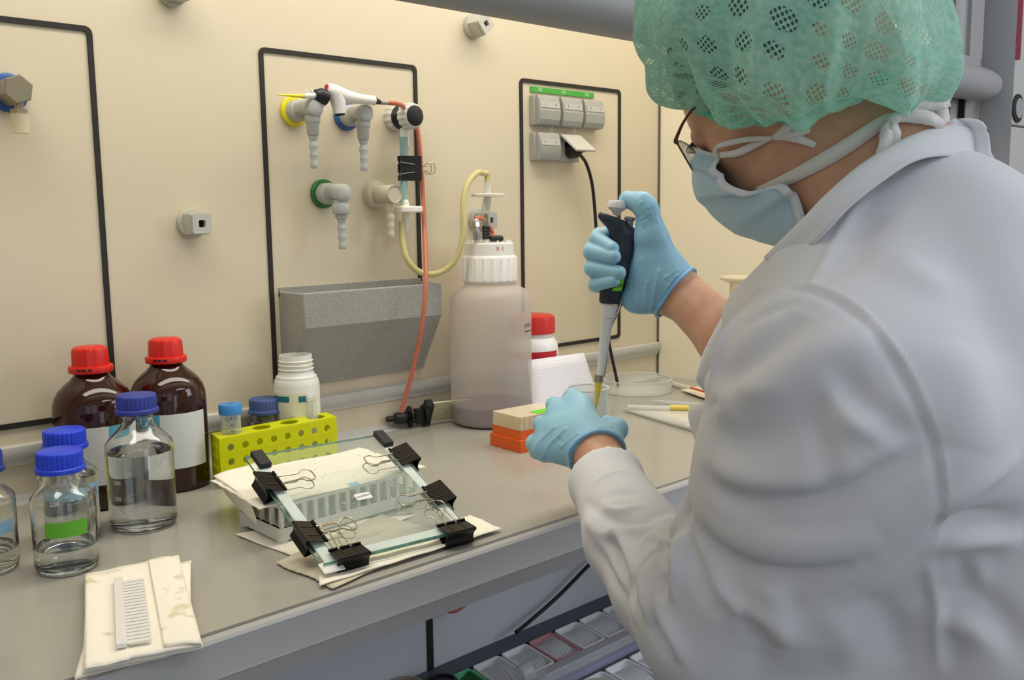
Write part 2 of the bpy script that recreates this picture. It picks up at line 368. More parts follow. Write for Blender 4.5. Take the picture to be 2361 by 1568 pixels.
# brown reagent bottles
red_cap = mat('red_screw_cap', (214, 34, 22), .38)
def brown_bottle(label, c, la0, la1):
    th = thing('brown_bottle', label, 'bottle', (c[0], c[1], T), 0, 'brown reagent bottles with red caps'); r = .0555; L = ID
    out = [(0, .004), (.045, .003), (.049, 0), (.0535, .003), (r, .010), (r, .136), (.0545, .147), (.0515, .157), (.046, .1665), (.038, .1745), (.030, .181), (.0245, .187), (.022, .193), (.0205, .200), (.0205, .206)]
    obj('glass_body', MB().lathe(out, 64, L), amber, th, local=True)
    cp = MB(); cp.lathe([(.02, .1925), (.0295, .1925), (.0302, .194), (.0302, .2), (.0295, .2015), (.0255, .2025), (.0255, .206), (.0248, .222), (.0235, .2265), (.019, .229), (0, .229)], 96, L,
        rib=lambda a, k: (1-.045*abs(math.sin(6*a))) if 5 <= k <= 8 else 1)
    cap = obj('screw_cap', cp, red_cap, th, local=True)
    a = towards_cam(c); sl = MB()
    for d in (-.35, -.12, .15): sl.box((.0303, 0, .1985), (.001, .005, .0028), frame((0, 0, 0), (0, 0, 1), (math.cos(a+d-.2), math.sin(a+d-.2), 0)))
    obj('cap_slots', sl, black, th, local=True)
    mb = MB(); mb.cap = False; mb.lathe([(r+.0004, .038), (r+.0004, .121)], 40, L, a0=a+la0, a1=a+la1); lb = obj('label', mb, mat('grey_white_label', (214, 216, 212), .5), th, local=True)
    return th, a, lb
th, a, lb = brown_bottle('brown glass reagent bottle, left of the pair, whose label shows black text', (.490, -.080), -1.35, 1.25)
mb = MB(); c = (.490, -.080)
text_mb('R: 825', .0042, on_cyl(c, .0562, a-.98, T+.108), mb=mb); text_mb('Harmful by', .0042, on_cyl(c, .0562, a-.92, T+.103), mb=mb); text_mb('inhalation', .0042, on_cyl(c, .0562, a-.92, T+.098), mb=mb)
text_mb('1.40.14.8', .0042, on_cyl(c, .0562, a+.42, T+.0445), mb=mb)
obj('lettering', mb, mat('grey_print', (110, 112, 112), .6), lb.parent, smooth=0)
mb = MB(); mb.cap = False; mb.lathe([(.0561, T+.104), (.0561, T+.121)], 10, frame((c[0], c[1], 0)), a0=a+.32, a1=a+.85); obj('label_corner', mb, mat('teal_blue_print', (86, 164, 190), .5), lb.parent)
th, a, lb = brown_bottle('brown glass reagent bottle, right of the pair, beside the yellow rack', (.6045, -.0715), -1.3, 1.06)
c = (.6045, -.0715); mb = MB(); mb.cap = False; mb.lathe([(.0561, T+.104), (.0561, T+.121)], 10, frame((c[0], c[1], 0)), a0=a-.85, a1=a-.25); obj('label_corner', mb, mat('teal_blue_print', (86, 164, 190), .5), th)
# white bottle without lid
hd = mat('milky_polyethylene', (232, 230, 220), .35, sss=.15)
th = thing('plastic_bottle', 'open milky white plastic bottle without lid behind the yellow rack', 'bottle', (.8300, -.066, T)); r = .0380
out = [(0, .001), (r-.006, 0), (r, .006), (r, .128), (r-.002, .137), (r-.007, .1435), (.030, .147), (.028, .150), (.0275, .153), (.0300, .1545), (.0275, .156), (.0275, .160), (.0295, .1615), (.0275, .163), (.0275, .167), (.0292, .1685), (.0272, .170), (.0268, .178), (.025, .178), (.0245, .15), (.034, .142), (.036, .13), (.036, .01), (0, .008)]
obj('bottle_body', MB().lathe(out, 56, ID), hd, th, local=True)
a = towards_cam((.8300, -.066)); mb = MB(); mb.cap = False; mb.lathe([(r+.0004, .02), (r+.0004, .117)], 30, ID, a0=a-1.35, a1=a+.42); obj('label', mb, mat('ivory_label', (226, 222, 200), .6), th, local=True)
mb = MB(); mb.cap = False; mb.lathe([(r+.0007, .103), (r+.0007, .113)], 16, ID, a0=a-1.3, a1=a-.35); mb.lathe([(r+.0007, .103), (r+.0007, .113)], 8, ID, a0=a+.05, a1=a+.42); obj('label_band', mb, mat('teal_band', (40, 112, 130), .6), th, local=True)
# yellow tube rack with round holes
def holed(mb, fr, W, H, nx, ny, r, th, mx=0, my=0, n=20):
    cw = (W-2*mx)/nx; ch = (H-2*my)/ny
    for i in range(nx):
        for j in range(ny):
            cx = mx+cw*(i+.5); cy = my+ch*(j+.5); o_ = []; q = []
            cr_ = math.atan2(ch, cw); ang = sorted([2*math.pi*(k+.5)/n for k in range(n)]+[cr_, math.pi-cr_, math.pi+cr_, 2*math.pi-cr_])
            for t in ang:
                 c_, s_ = math.cos(t), math.sin(t); m_ = 1/max(abs(c_)/(cw/2), abs(s_)/(ch/2)); o_.append((cx+c_*m_, cy+s_*m_)); q.append((cx+r*c_, cy+r*s_))
            # square corners
            mb.ring(o_, q, 0, th, fr)
            for sx in (-1, 1):
                for sy in (-1, 1): pass
    if mx: mb.bb((0, 0, 0), (mx, H, th), fr); mb.bb((W-mx, 0, 0), (W, H, th), fr)
    if my: mb.bb((mx, 0, 0), (W-mx, my, th), fr); mb.bb((mx, H-my, 0), (W-mx, H, th), fr)
    return mb
yel = mat('yellow_rack_plastic', (226, 232, 20), .4, sss=.35)
def acryl_yellow(): 
    mt = mat('translucent_yellow_plastic', (240, 244, 14), .35); nt = mt.node_tree; b = nt.nodes['Principled BSDF']
    tr_ = nt.nodes.new('ShaderNodeBsdfTranslucent'); tr_.inputs[0].default_value = lin((246, 248, 30))+(1,); mx = nt.nodes.new('ShaderNodeMixShader'); mx.inputs[0].default_value = .35
    o_ = nt.nodes['Material Output']; nt.links.new(b.outputs[0], mx.inputs[1]); nt.links.new(tr_.outputs[0], mx.inputs[2]); nt.links.new(mx.outputs[0], o_.inputs[0]); return mt
yel = acryl_yellow()
def translucent(mt, c, f):
    nt = mt.node_tree; b = nt.nodes['Principled BSDF']; tr_ = nt.nodes.new('ShaderNodeBsdfTranslucent'); tr_.inputs[0].default_value = lin(c)+(1,)
    mx = nt.nodes.new('ShaderNodeMixShader'); mx.inputs[0].default_value = f; o_ = nt.nodes['Material Output']
    nt.links.new(b.outputs[0], mx.inputs[1]); nt.links.new(tr_.outputs[0], mx.inputs[2]); nt.links.new(mx.outputs[0], o_.inputs[0]); return mt
rk = thing('tube_rack', 'bright yellow tube rack with round holes behind the glass plates', 'rack', (.75, -.11, T)); W_, H_, D_ = .212, .078, .047
ra = math.radians(2.0); ex = V(math.cos(ra), math.sin(ra), 0); ey = V(.20, 1, 0)/math.hypot(.20, 1); o0 = V(.646, -.147, T)
mb = MB(); holed(mb, (o0, ex, V(0, 0, 1), -ey), W_, H_, 8, 3, .0056, .002, .006, .005); obj('front_panel', mb, yel, rk, smooth=0)
mb = MB(); holed(mb, (o0+ey*D_, ex, V(0, 0, 1), -ey), W_, H_, 8, 3, .0056, .002, .006, .005); obj('back_panel', mb, yel, rk, smooth=0)
mb = MB(); holed(mb, (o0+V(0, 0, .0025), ey, V(0, 0, 1), ex), D_, H_-.003, 2, 4, .005, .002, .006, .004); obj('side_panel', mb, yel, rk, smooth=0)
mb = MB(); holed(mb, (o0+ex*(W_-.002)+V(0, 0, .0025), ey, V(0, 0, 1), ex), D_, H_-.003, 2, 4, .005, .002, .006, .004); obj('side_panel', mb, yel, rk, smooth=0)
mb = MB(); holed(mb, (o0+V(0, 0, H_-.0022), ex, ey, V(0, 0, 1)), W_, D_, 4, 1, .0165, .0022, .004, .003, 36); obj('top_panel', mb, yel, rk, smooth=0)
mb = MB(); mb.bb((0, 0, 0), (W_, D_, .002), (o0+V(0, 0, .0005), ex, ey, V(0, 0, 1))); obj('bottom_panel', mb, yel, rk, smooth=0)
# tubes in the rack
cl = clear('clear_tube_plastic', (226, 230, 214), .28, .12)
cc = o0+ex*.0285+ey*.0235
fa_ = thing('centrifuge_tube', 'clear conical tube with flat light blue cap in the yellow rack', 'tube', (cc[0], cc[1], T+.008))
obj('tube_body', MB().lathe([(.003, .0), (.0145, .014), (.0148, .10), (.0148, .108)], 36, frame(fa_.location)), cl, fa_)
obj('screw_cap', MB().lathe([(.0172, .100), (.0176, .101), (.0176, .113), (.0165, .1155), (0, .1155)], 60, frame(fa_.location), rib=lambda a, k: 1-.01*(.5+.5*math.cos(40*a)) if k in (1, 2) else 1), mat('light_blue_cap', (64, 140, 206), .45), fa_)
tk = mat('blue_print', (60, 100, 150), .6); mb = MB(); a = towards_cam(cc)
text_mb('45', .0055, on_cyl(cc, .0151, a+.1, T+.092), mb=mb); text_mb('40', .0055, on_cyl(cc, .0151, a+.1, T+.083), mb=mb); text_mb('ORD', .009, lambda x, y: on_cyl(cc, .0151, a-.0, T+.103)(-x, y), mb=mb)
obj('graduation_print', mb, tk, fa_, smooth=0)
mb = MB(); text_mb('40 %', .0055, lambda x, y: V(cc[0]-.001-x*.9, cc[1]-.003-y, T+.1237), mb=mb); text_mb('CELL', .0055, lambda x, y: V(cc[0]+.001-x*.9, cc[1]+.004-y, T+.1237), mb=mb); obj('cap_writing', mb, dk_ink, fa_, smooth=0)
c1 = o0+ex*.183+ey*.022; ax = unit(V(-.02, .10, 1)); tb = thing('sample_tube', 'thin open graduated tube leaning in the yellow rack', 'tube', c1+V(0, 0, .01))
fr = frame(c1+V(0, 0, .006), ax); obj('tube_body', MB().lathe([(.002, .0), (.0075, .015), (.0082, .098), (.0095, .099), (.0097, .106), (.0085, .107), (.0078, .1)], 28, fr), cl, tb)
mb = MB()
for s_, z in (('14', .091), ('13', .084), ('12', .0765)):
    text_mb(s_, .0045, lambda x, y: on_cyl(c1, .0086, a-.1, 0)(x, 0)+ax*(z+y+.006)+V(0, 0, T-T), mb=mb)
mb.v = [V(p[0], p[1], p[2]+T) if p[2] < .5 else p for p in mb.v]; obj('graduation_print', mb, tk, tb, smooth=0)
# ================================================================ gel cassette of clamped glass plates
A_ = PZ(742, 1302, T+.017); B_ = PZ(1082, 1218, T+.017); C_ = PZ(565, 1050, T+.1); n_ = unit(np.cross(B_-A_, C_-A_)); e_ = unit(B_-A_); f_ = np.cross(n_, e_)
PF = (A_, e_, f_, n_); GW, GL = .203, .236
gc = thing('gel_cassette', 'pair of clamped glass plates propped on a white rack', 'glass plates', A_+e_*.1+f_*.1)
gl_t = clear('greenish_plate_glass', (206, 226, 216), .012, .02, .22)
obj('rear_plate', MB().bb((0, 0, -.0042), (GW, GL, -.0008), PF), gl_t, gc, smooth=0)
obj('front_plate', MB().bb((.004, -.003, .0010), (GW-.001, .194, .0042), PF), gl_t, gc, smooth=0)
ge = mat('green_glass_edge', (120, 178, 158), .15, noise=.5, nscale=80); mb = MB()
mb.bb((-.0004, 0, -.0040), (0, GL, -.0010), PF); mb.bb((GW, 0, -.0040), (GW+.0004, GL, -.0010), PF); mb.bb((0, -.0036, .0012), (GW, -.0031, .0040), PF); mb.bb((0, -.0005, -.004), (GW, 0, -.001), PF); mb.bb((0, GL, -.004), (GW, GL+.0004, -.001), PF)
obj('plate_edge', mb, ge, gc, smooth=0, label='green polished edges of the plates')
sp = mat('white_spacer', (222, 232, 226), .4, noise=.12, nscale=60)
for nm, a, b in (('spacer_strip', (.004, 0, -.0006), (.018, .205, .0008)), ('spacer_strip', (GW-.016, 0, -.0006), (GW-.003, .205, .0008)), ('spacer_strip', (.018, .0, -.0006), (GW-.016, .013, .0008))): obj(nm, MB().bb(a, b, PF), sp, gc)
obj('spacer_end', MB().bb((-.004, -.016, -.0012), (.022, .002, .0006), PF), white, gc, bev=.0005)
blk = mat('black_foam_rubber', (44, 44, 46), .7)
obj('rubber_block', MB().bb((.006, .200, .0), (.022, .234, .008), PF), blk, gc, bev=.001); obj('rubber_block', MB().bb((GW-.016, .200, .0), (GW-.001, .234, .008), PF), blk, gc, bev=.001)
obj('label_sticker', MB().prism(rrect(-.011, -.0065, .011, .0065, .0015), 0, .0003, (fp(PF, (.103, .1, .0043)), e_*.98+f_*-.0, f_, n_)), mat('white_label', (240, 238, 240), .5), gc, smooth=0)
obj('lettering', text_mb('AUSSEN', .0052, lambda x, y: fp(PF, (.103+x, .1+y+.1*x, .0048))), dk_ink, gc, smooth=0)
obj('blue_sticker', MB().bb((-.007, -.004, 0), (.008, .004, .0002), (fp(PF, (.110, .139, -.0047)), e_, f_, n_)), mat('pale_blue_sticker', (140, 190, 210), .6), gc)
mb = MB(); rn = random.Random(3)
for i in range(80):
    u_, v_ = rn.uniform(.025, .18), rn.uniform(.02, .22); q = rn.uniform(.0004, .0012); mb.lathe([(q, 0), (q*.8, q*.5), (0, q*.7)], 8, (fp(PF, (u_, v_, .0042 if v_ < .19 else -.0008)), e_, f_, n_))
o = obj('water_drop', mb, water, gc); o['kind'] = 'stuff'
spring = mat('black_spring_steel', (30, 29, 28), .22, metal=.6, spec=.6, noise=.3, nscale=80); wire = mat('rusty_wire', (196, 184, 158), .28, metal=.9, noise=.35, nscale=160); rust = mat('rust', (74, 48, 28), .7)
def clip_parts(root, W=.041, up=0.0):
    """local: x along the jaw, y outward from the glass, z up; jaw line at y=0"""
    h = W/2; mb = MB()
    top = [(0, .0042), (.012, .0075), (.0235, .0108)]; sp_ = [(.0245, .0112), (.0262, .0105), (.0262, .009), (.0235, .004), (.0228, 0), (.0235, -.004), (.0262, -.009), (.0262, -.0105), (.0245, -.0112)]; bot = [(.0235, -.0108), (.012, -.0075), (0, -.0042)]
    path = top+sp_+bot; out = []; inn = []
    for i, p in enumerate(path):
        a = path[max(i-1, 0)]; b = path[min(i+1, len(path)-1)]; t = np.array([b[0]-a[0], b[1]-a[1]]); t /= np.linalg.norm(t); nn = np.array([-t[1], t[0]])
        out.append((p[0]+nn[0]*.0005, p[1]+nn[1]*.0005)); inn.append((p[0]-nn[0]*.0005, p[1]-nn[1]*.0005))
    # extruded along x
    k = len(path); v = []; 
    for x in (-h, h):
        v += [V(x, p[0], p[1]) for p in out]+[V(x, p[0], p[1]) for p in inn]
    f = []
    for i in range(k-1): f += [(i, i+1, 2*k+i+1, 2*k+i), (k+i, 3*k+i, 3*k+i+1, k+i+1), (i, k+i, k+i+1, i+1), (2*k+i, 2*k+i+1, 3*k+i+1, 3*k+i)]
    f += [(0, 2*k, 3*k, k), (k-1, 2*k-1, 4*k-1, 3*k-1)]
    mb.add(v, f)
    for s_ in (1, -1):
        z = s_*.0052
        for a, b in ((-h, -.010), (-.006, .006), (.010, h)): mb.tube([(a, -.0006, z), (b, -.0006, z)], .0019, 10)
    obj('spring_body', mb, spring, root, local=True)
    for s_ in (1, -1):
        z = s_*.0062; q = 1
        pts = [(-.0095, -.0005, z-.0008*s_), (-.0078, -.004, z), (-.0068, -.016, z+up*s_), (-.0066, -.028, z+up*s_), (-.0122, -.035, z+up*s_), (-.0118, -.0425, z+up*s_), (-.006, -.0465, z+up*s_), (.006, -.0465, z+up*s_), (.0118, -.0425, z+up*s_), (.0122, -.035, z+up*s_), (.0066, -.028, z+up*s_), (.0068, -.016, z+up*s_), (.0078, -.004, z), (.0095, -.0005, z-.0008*s_)]
        obj('wire_handle', MB().tube(pts, .00095, 8, 4), wire, root, local=True)
    mb = MB()
    for x in (-.0085, .0085): mb.bb((x-.0005, .003, 0), (x+.0005, .021, .0002), (V(0, 0, .0052), V(1, 0, 0), unit(V(0, .0235, .0064)), unit(V(0, -.0064, .0235))))
    obj('rust_streak', mb, rust, root, local=True)
def rot_of(x, y, z): return Matrix([[x[i], y[i], z[i]] for i in range(3)]).to_euler()
CL = [((.016, .163), (-1, 0), 'upper left black binder clip just below the rubber block on the glass plates'), ((.020, .052), (-1, 0), 'lower left black binder clip on the long side of the glass plates'),
      ((.035, .014), (0, -1), 'black binder clip on the front edge of the plates, near the towel fold'), ((.181, .012), (0, -1), 'black binder clip on the front edge of the plates at their right corner'),
      ((GW-.016, .072), (1, 0), 'shiny black binder clip on the right side, next to the front corner clip'), ((GW-.014, .168), (1, 0), 'binder clip at the upper right of the glass plates beside the rubber block')]
first = None
for k, ((u_, v_), d, lab) in enumerate(CL):
    yv = e_*d[0]+f_*d[1]; xv = np.cross(yv, n_); loc = fp(PF, (u_, v_, 0))
    if first is None:
        first = thing('binder_clip', lab, 'binder clip', loc, group='binder clips round the glass plates'); clip_parts(first); o = first
    else: o = dup(first, loc, 0, lab)
    o.rotation_euler = rot_of(xv, yv, n_)
# white rack below, towels
wr = thing('test_tube_rack', 'white tube rack with square openings lying under the glass plates', 'rack', (.69, -.37, T)); O_ = V(.580, -.437, T+.0045); ra = math.radians(3); ex = V(math.cos(ra), math.sin(ra), 0); ey = V(-ex[1]+.06, ex[0], 0); RF = (O_, ex, ey, V(0, 0, 1)); wp = mat('white_rack_plastic', (228, 228, 220), .4)
WX, WY, WH = .232, .112, .047
mb = MB(); mb.ring(rrect(0, 0, WX, WY, .006), rrect(.005, .005, WX-.005, WY-.005, .002), 0, .016, RF); mb.prism(rrect(.002, .002, WX-.002, WY-.002, .004), .012, .016, RF); obj('base_tray', mb, wp, wr)
mb = MB()
for x, y in ((.008, .008), (WX-.008, .008), (.008, WY-.008), (WX-.008, WY-.008)): mb.cyl(.008, -.0045, .001, 14, (fp(RF, (x, y, 0)), ex, ey, V(0, 0, 1)))
obj('feet', mb, wp, wr)
mb = MB()
for i in range(14):
    for y in (.004, .028, .054, .082, WY-.004): mb.bb((.003+i*(WX-.011)/13, y-.002, .015), (.008+i*(WX-.011)/13, y+.003, WH-.003), RF)
obj('grid_lattice', mb, wp, wr)
mb = MB(); holed(mb, (fp(RF, (0, 0, WH-.004)), ex, ey, V(0, 0, 1)), WX, WY, 12, 5, .0075, .004); obj('top_grid', mb, wp, wr, smooth=0)
def sheet(cs, zf, nu=30, nv=24, edge=.0):
    rn = random.Random(int(cs[0][0]*1e4)); ph = [rn.uniform(0, 6) for _ in range(6)]
    def fn(u, v):
        u2 = u+.35*(edge*math.sin(9*v+ph[0])+edge*.5*math.sin(23*v+ph[1]))*(1 if u > .99 else 0); v2 = v+.5*(edge*math.sin(8*u+ph[2])+edge*.3*math.sin(57*u+ph[3]))*(1 if v > .99 or v < .01 else 0)
        p = (1-u2)*(1-v2)*cs[0]+u2*(1-v2)*cs[1]+u2*v2*cs[2]+(1-u2)*v2*cs[3]; return V(p[0], p[1], zf(u, v))
    return MB().grid(fn, nu, nv)
c4 = [PZ(x, y, T+.053) for x, y in ((600, 1190), (945, 1120), (885, 1015), (600, 1068))]
def zdr(u, v): return T+.0528+.001*math.sin(9*u+4*v)+.0006*math.sin(31*v+6*u)
tag(obj('paper_towel', sheet([V(c4[0][0]+.012, -.4365, 0), V(.82, -.428, 0), V(.82, -.262, 0), V(.572, -.268, 0)], zdr, 40, 30, .01), paper, solid=.0012), 'cream paper towel folded over the white rack, under the glass', 'paper towel', 'cream paper towels')
mb = MB(); q0 = [PZ(492, 1097, T+.055), PZ(590, 1064, T+.055), V(.59, -.437, 0), PZ(575, 1160, T+.052)]
mb.grid(lambda u, v: (lambda p: V(p[0], p[1], T+.0546+.0012*math.sin(6*u+3*v)-.012*max(0, v-.6)**1.5*(1-u)))((1-u)*(1-v)*q0[0]+u*(1-v)*q0[1]+u*v*q0[2]+(1-u)*v*q0[3]), 22, 22)
e0 = q0[0]; e1 = q0[3]
def flap(u, v):
    p = e0*(1-u)+e1*u; z1 = T+.0546-.012*max(0, u-.6)**1.5; return V(p[0]+.010*math.sin(v*1.5)*(1-.3*u), p[1]-.004*v, z1-(.020+.010*math.sin(2.2*u))*v)
mb.grid(lambda u, v: flap(u, v)+V(-.0, 0, .0), 18, 8)
tag(obj('paper_towel', mb, paper, solid=.001), 'cream paper towel hanging over the left end of the white rack', 'paper towel', 'cream paper towels')
def flat(pts, z): return [PZ(x, y, T)+V(0, 0, z) for x, y in pts]
def wz(base, amp, s): return lambda u, v: T+base+amp*(.5+.5*math.sin(7*u*s+2*v+s)*math.cos(5*v*s-u))
tag(obj('paper_towel', sheet([PZ(x, y, T) for x, y in ((542, 1236), (700, 1295), (960, 1190), (640, 1215))], wz(.0012, .0014, 1), 30, 20, .01), paper, solid=.0008), 'thin cream paper towel corner on the worktop left of the white rack foot', 'paper towel', 'cream paper towels')
tag(obj('paper_towel', sheet([PZ(x, y, T) for x, y in ((636, 1302), (770, 1362), (1040, 1240), (880, 1190))], lambda u, v: T+.0028+.003*math.sin(math.pi*u)*abs(math.sin(5*v))*(1-v), 36, 30, .02), mat('damp_paper_towel', (214, 206, 182), .85, bump=.6, bscale=350, noise=.12, nscale=60), solid=.0008), 'damp crumpled paper towel between two dry ones by the bench edge', 'paper towel', 'cream paper towels')
tag(obj('paper_towel', sheet([PZ(x, y, T) for x, y in ((737, 1361), (1157, 1228), (1085, 1196), (735, 1338))], lambda u, v: T+.0052+.0012*math.sin(3.1*u)*v+.0004*math.sin(30*u), 60, 14, .012), paper, solid=.0012), 'long cream paper towel lying along the bench edge before the plates', 'paper towel', 'cream paper towels')
# folded towels with the comb
def dip(x, y, z0):  # towels sag over the front edge of the bench
    return z0
tw = thing('folded_paper_towels', 'stack of folded cream paper towels near the bench edge under the comb', 'paper towels', PZ(320, 1400, T))
LY = [([(172, 1566), (395, 1512), (442, 1296), (240, 1330)], .0010, .003), ([(190, 1552), (440, 1495), (440, 1300), (200, 1325)], .0045, .003), ([(195, 1548), (468, 1496), (412, 1284), (196, 1328)], .0085, .0032), ([(195, 1540), (465, 1490), (412, 1283), (197, 1326)], .0122, .003)]
for k, (q, z, t_) in enumerate(LY):
    c_ = [PZ(x, y, T+z) for x, y in q]; st = .0 
    zf = (lambda z: lambda u, v: T+z+.0012*max(0, math.sin(2.6*u-.6))*(1-.5*v)+.0003*math.sin(19*u+7*v))(z)
    obj('towel', sheet(c_, zf, 34, 26, .004), paper, tw, solid=t_)
c_ = [PZ(x, y, T+.0158) for x, y in ((378, 1492), (463, 1484), (408, 1284), (342, 1293))]
stain = mat('stained_paper_towel', (240, 231, 206), .9, bump=.6, bscale=350, bdist=.0012); nt = stain.node_tree; b_ = nt.nodes['Principled BSDF']
tc_ = nt.nodes.new('ShaderNodeTexCoord'); nz = nt.nodes.new('ShaderNodeTexNoise'); nz.inputs['Scale'].default_value = 38; nz.inputs['Detail'].default_value = 3
cr = nt.nodes.new('ShaderNodeValToRGB'); cr.color_ramp.elements[0].position = .60; cr.color_ramp.elements[0].color = lin((252, 246, 228))+(1,); cr.color_ramp.elements[1].position = .70; cr.color_ramp.elements[1].color = lin((228, 216, 186))+(1,)
nt.links.new(tc_.outputs['Object'], nz.inputs['Vector']); nt.links.new(nz.outputs[0], cr.inputs[0]); nt.links.new(cr.outputs[0], b_.inputs['Base Color'])
obj('top_fold', sheet(c_, lambda u, v: T+.0160+.0012*math.sin(3*u), 20, 30, .006), stain, tw, solid=.0022)
c_ = [PZ(x, y, T+.0150) for x, y in ((196, 1543), (300, 1520), (282, 1313), (197, 1327))]
obj('left_fold', sheet(c_, lambda u, v: T+.0146+.0004*math.sin(9*u), 16, 20, .003), stain, tw, solid=.0014)
ca = PZ(268, 1497, T+.017); cb_ = PZ(262, 1342, T+.0165); fy = unit((cb_-ca)*V(1, 1, 0)); fx = V(fy[1], -fy[0], 0); CF = (ca, fx, fy, V(0, 0, 1)); Lc = np.linalg.norm((cb_-ca)[:2])
cm = thing('gel_comb', 'white plastic gel comb with many teeth on the folded towels', 'comb', ca+fy*.05)
obj('comb_spine', MB().bb((-.0, 0, 0), (.0095, Lc, .0045), CF), white, cm, bev=.0006)
mb = MB(); nT = 20
for i in range(nT): mb.bb((.0090, .004+i*(Lc-.010)/nT, .0008), (.0305, .004+i*(Lc-.010)/nT+(Lc-.010)/nT*.80, .0020), CF)
obj('comb_teeth', mb, white, cm, smooth=0)
# ================================================================ outlets on the back wall
def wfr(p): return frame(p, (0, -1, 0), (1, 0, 0))          # local z points out of the wall, local y = down?
def downfr(p): return frame(p, (0, 0, -1), (1, 0, 0))
tapm = mat('grey_tap_plastic', (178, 180, 176), .38); cream_tap = mat('beige_tap_plastic', (196, 190, 168), .4)
barb_prof = [(.0075, 0), (.0075, .006), (.0058, .009), (.0056, .011), (.0078, .016), (.0078, .020), (.0055, .026), (.0072, .031), (.0072, .035), (.0052, .041), (.0066, .045), (.0066, .052), (.0055, .055), (0, .055)]
def tap(label, px, py, ring_c, L=.074, nut=False, rr=.0255):
    c = PY(px, py, 0); t = thing('gas_tap', label, 'tap', c, 0, 'outlets on the middle wall panel')
    obj('wall_flange', MB().lathe([(rr-.001, .0005), (rr, .002), (rr, .007), (rr-.002, .009), (.019, .009), (.019, .006)], 44, wfr(c)), ring_c, t, label='coloured ring')
    mb = MB(); f = wfr(c); mb.lathe([(.019, 0), (.019, .018), (.0185, .024), (.012, .030)], 36, f)
    # main arm: rounded box that swells and ends in a cylinder head
    sec = []
    n = 20
    for k, (z, rx, ry, dy) in enumerate([(.004, .0150, .0150, 0), (.02, .0148, .0140, .001), (.040, .0140, .0115, .003), (L-.024, .0145, .0125, .003), (L-.014, .0155, .0150, .001), (L-.004, .0150, .0155, .0), (L+.002, .0125, .0135, 0), (L+.005, .006, .007, 0)]):
        for i in range(n):
            a = 2*math.pi*i/n; ca, sa = math.cos(a), math.sin(a); e = .75
            sec.append(V(c[0]+rx*np.sign(ca)*abs(ca)**e, -z, c[2]+dy+ry*np.sign(sa)*abs(sa)**e))
    f_ = [(k*n+i, k*n+(i+1) % n, (k+1)*n+(i+1) % n, (k+1)*n+i) for k in range(7) for i in range(n)]+[tuple(7*n+i for i in range(n))]
    mb.add(sec, f_); obj('tap_body', mb, tapm, t)
    p = V(c[0], -(L-.012), c[2]-.012); mb = MB()
    if not nut:
        mb.lathe([(.0130, 0), (.0130, .010), (.0118, .012), (.0105, .014), (.0102, .031), (.0085, .033)], 30, downfr(p))
        mb.lathe([(a, z+.032) for a, z in barb_prof], 24, downfr(p))
    else:
        mb.lathe([(.0125, 0), (.0125, .006)], 24, downfr(p)); mb.lathe([(.0145, .006), (.0155, .008), (.0155, .022), (.014, .024)], 84, downfr(p), rib=lambda a, k: 1-.05*(.5+.5*math.cos(21*a)) if 0 < k < 3 else 1)
        mb.lathe([(.0105, .024), (.0105, .030), (.009, .032)], 24, downfr(p)); mb.lathe([(a, z+.030) for a, z in barb_prof], 24, downfr(p))
    obj('hose_nozzle', mb, tapm, t); return t
yr = mat('yellow_ring', (238, 220, 30), .4); br_ = mat('blue_ring', (44, 92, 156), .4); gr_ = mat('green_ring', (40, 112, 44), .4)
tap('grey gas tap with the yellow ring at the top left of the middle panel', 675, 257, yr)
tap('grey gas tap with the blue ring partly behind the white spray handle', 796, 268, br_, L=.066)
tap('grey gas tap with the green ring and a ribbed nut, lower left', 743, 447, gr_, L=.070, nut=True)
c = PY(862, 449, 0); t = thing('gas_tap', 'beige outlet with a flat round end next to the white filter disc', 'tap', c, 0, 'outlets on the middle wall panel')
obj('wall_flange', MB().lathe([(.0255, 0), (.0255, .012), (.023, .016), (.017, .017)], 44, wfr(c)), cream_tap, t); obj('tap_body', MB().lathe([(.0165, .01), (.0165, .062), (.0160, .064), (.0155, .0655), (.0145, .0635), (0, .0635)], 40, wfr(c)), cream_tap, t)
obj('hose_nozzle', MB().lathe([(.0075, 0)]+[(a, z+.012) for a, z in barb_prof], 24, downfr(V(c[0], -.050, c[2]-.012))), cream_tap, t)
# black and white control valve
c = PY(908, 273, 0); t = thing('control_valve', 'grey knurled valve with black bellows ring and black end disc', 'valve', c); f = wfr(c); rb_ = lambda n, d: (lambda a, k: 1-d*(.5+.5*math.cos(n*a)) if k in (1, 2, 3) else 1)
lg = mat('light_grey_knob', (206, 206, 200), .42)
obj('wall_flange', MB().lathe([(.022, 0), (.0245, .002), (.0245, .017), (.021, .020)], 120, f, rib=rb_(12, .08)), lg, t)
obj('bellows', MB().lathe([(.019, .02), (.0225, .022), (.0205, .025), (.0225, .028), (.0205, .031), (.0225, .034), (.0205, .037), (.0225, .040), (.0205, .042)], 44, f), black, t)
obj('knob', MB().lathe([(.021, .040), (.0245, .042), (.0245, .056), (.0225, .062), (.019, .064)], 120, f, rib=rb_(14, .07)), lg, t); obj('end_disc', MB().lathe([(.0185, .063), (.0185, .0655), (.0165, .067), (0, .067)], 40, f), black, t)
obj('outlet_stub', MB().lathe([(.009, 0), (.009, .018), (.0075, .02), (.0075, .034)], 24, downfr(V(c[0], -.033, c[2]-.018))), white, t)
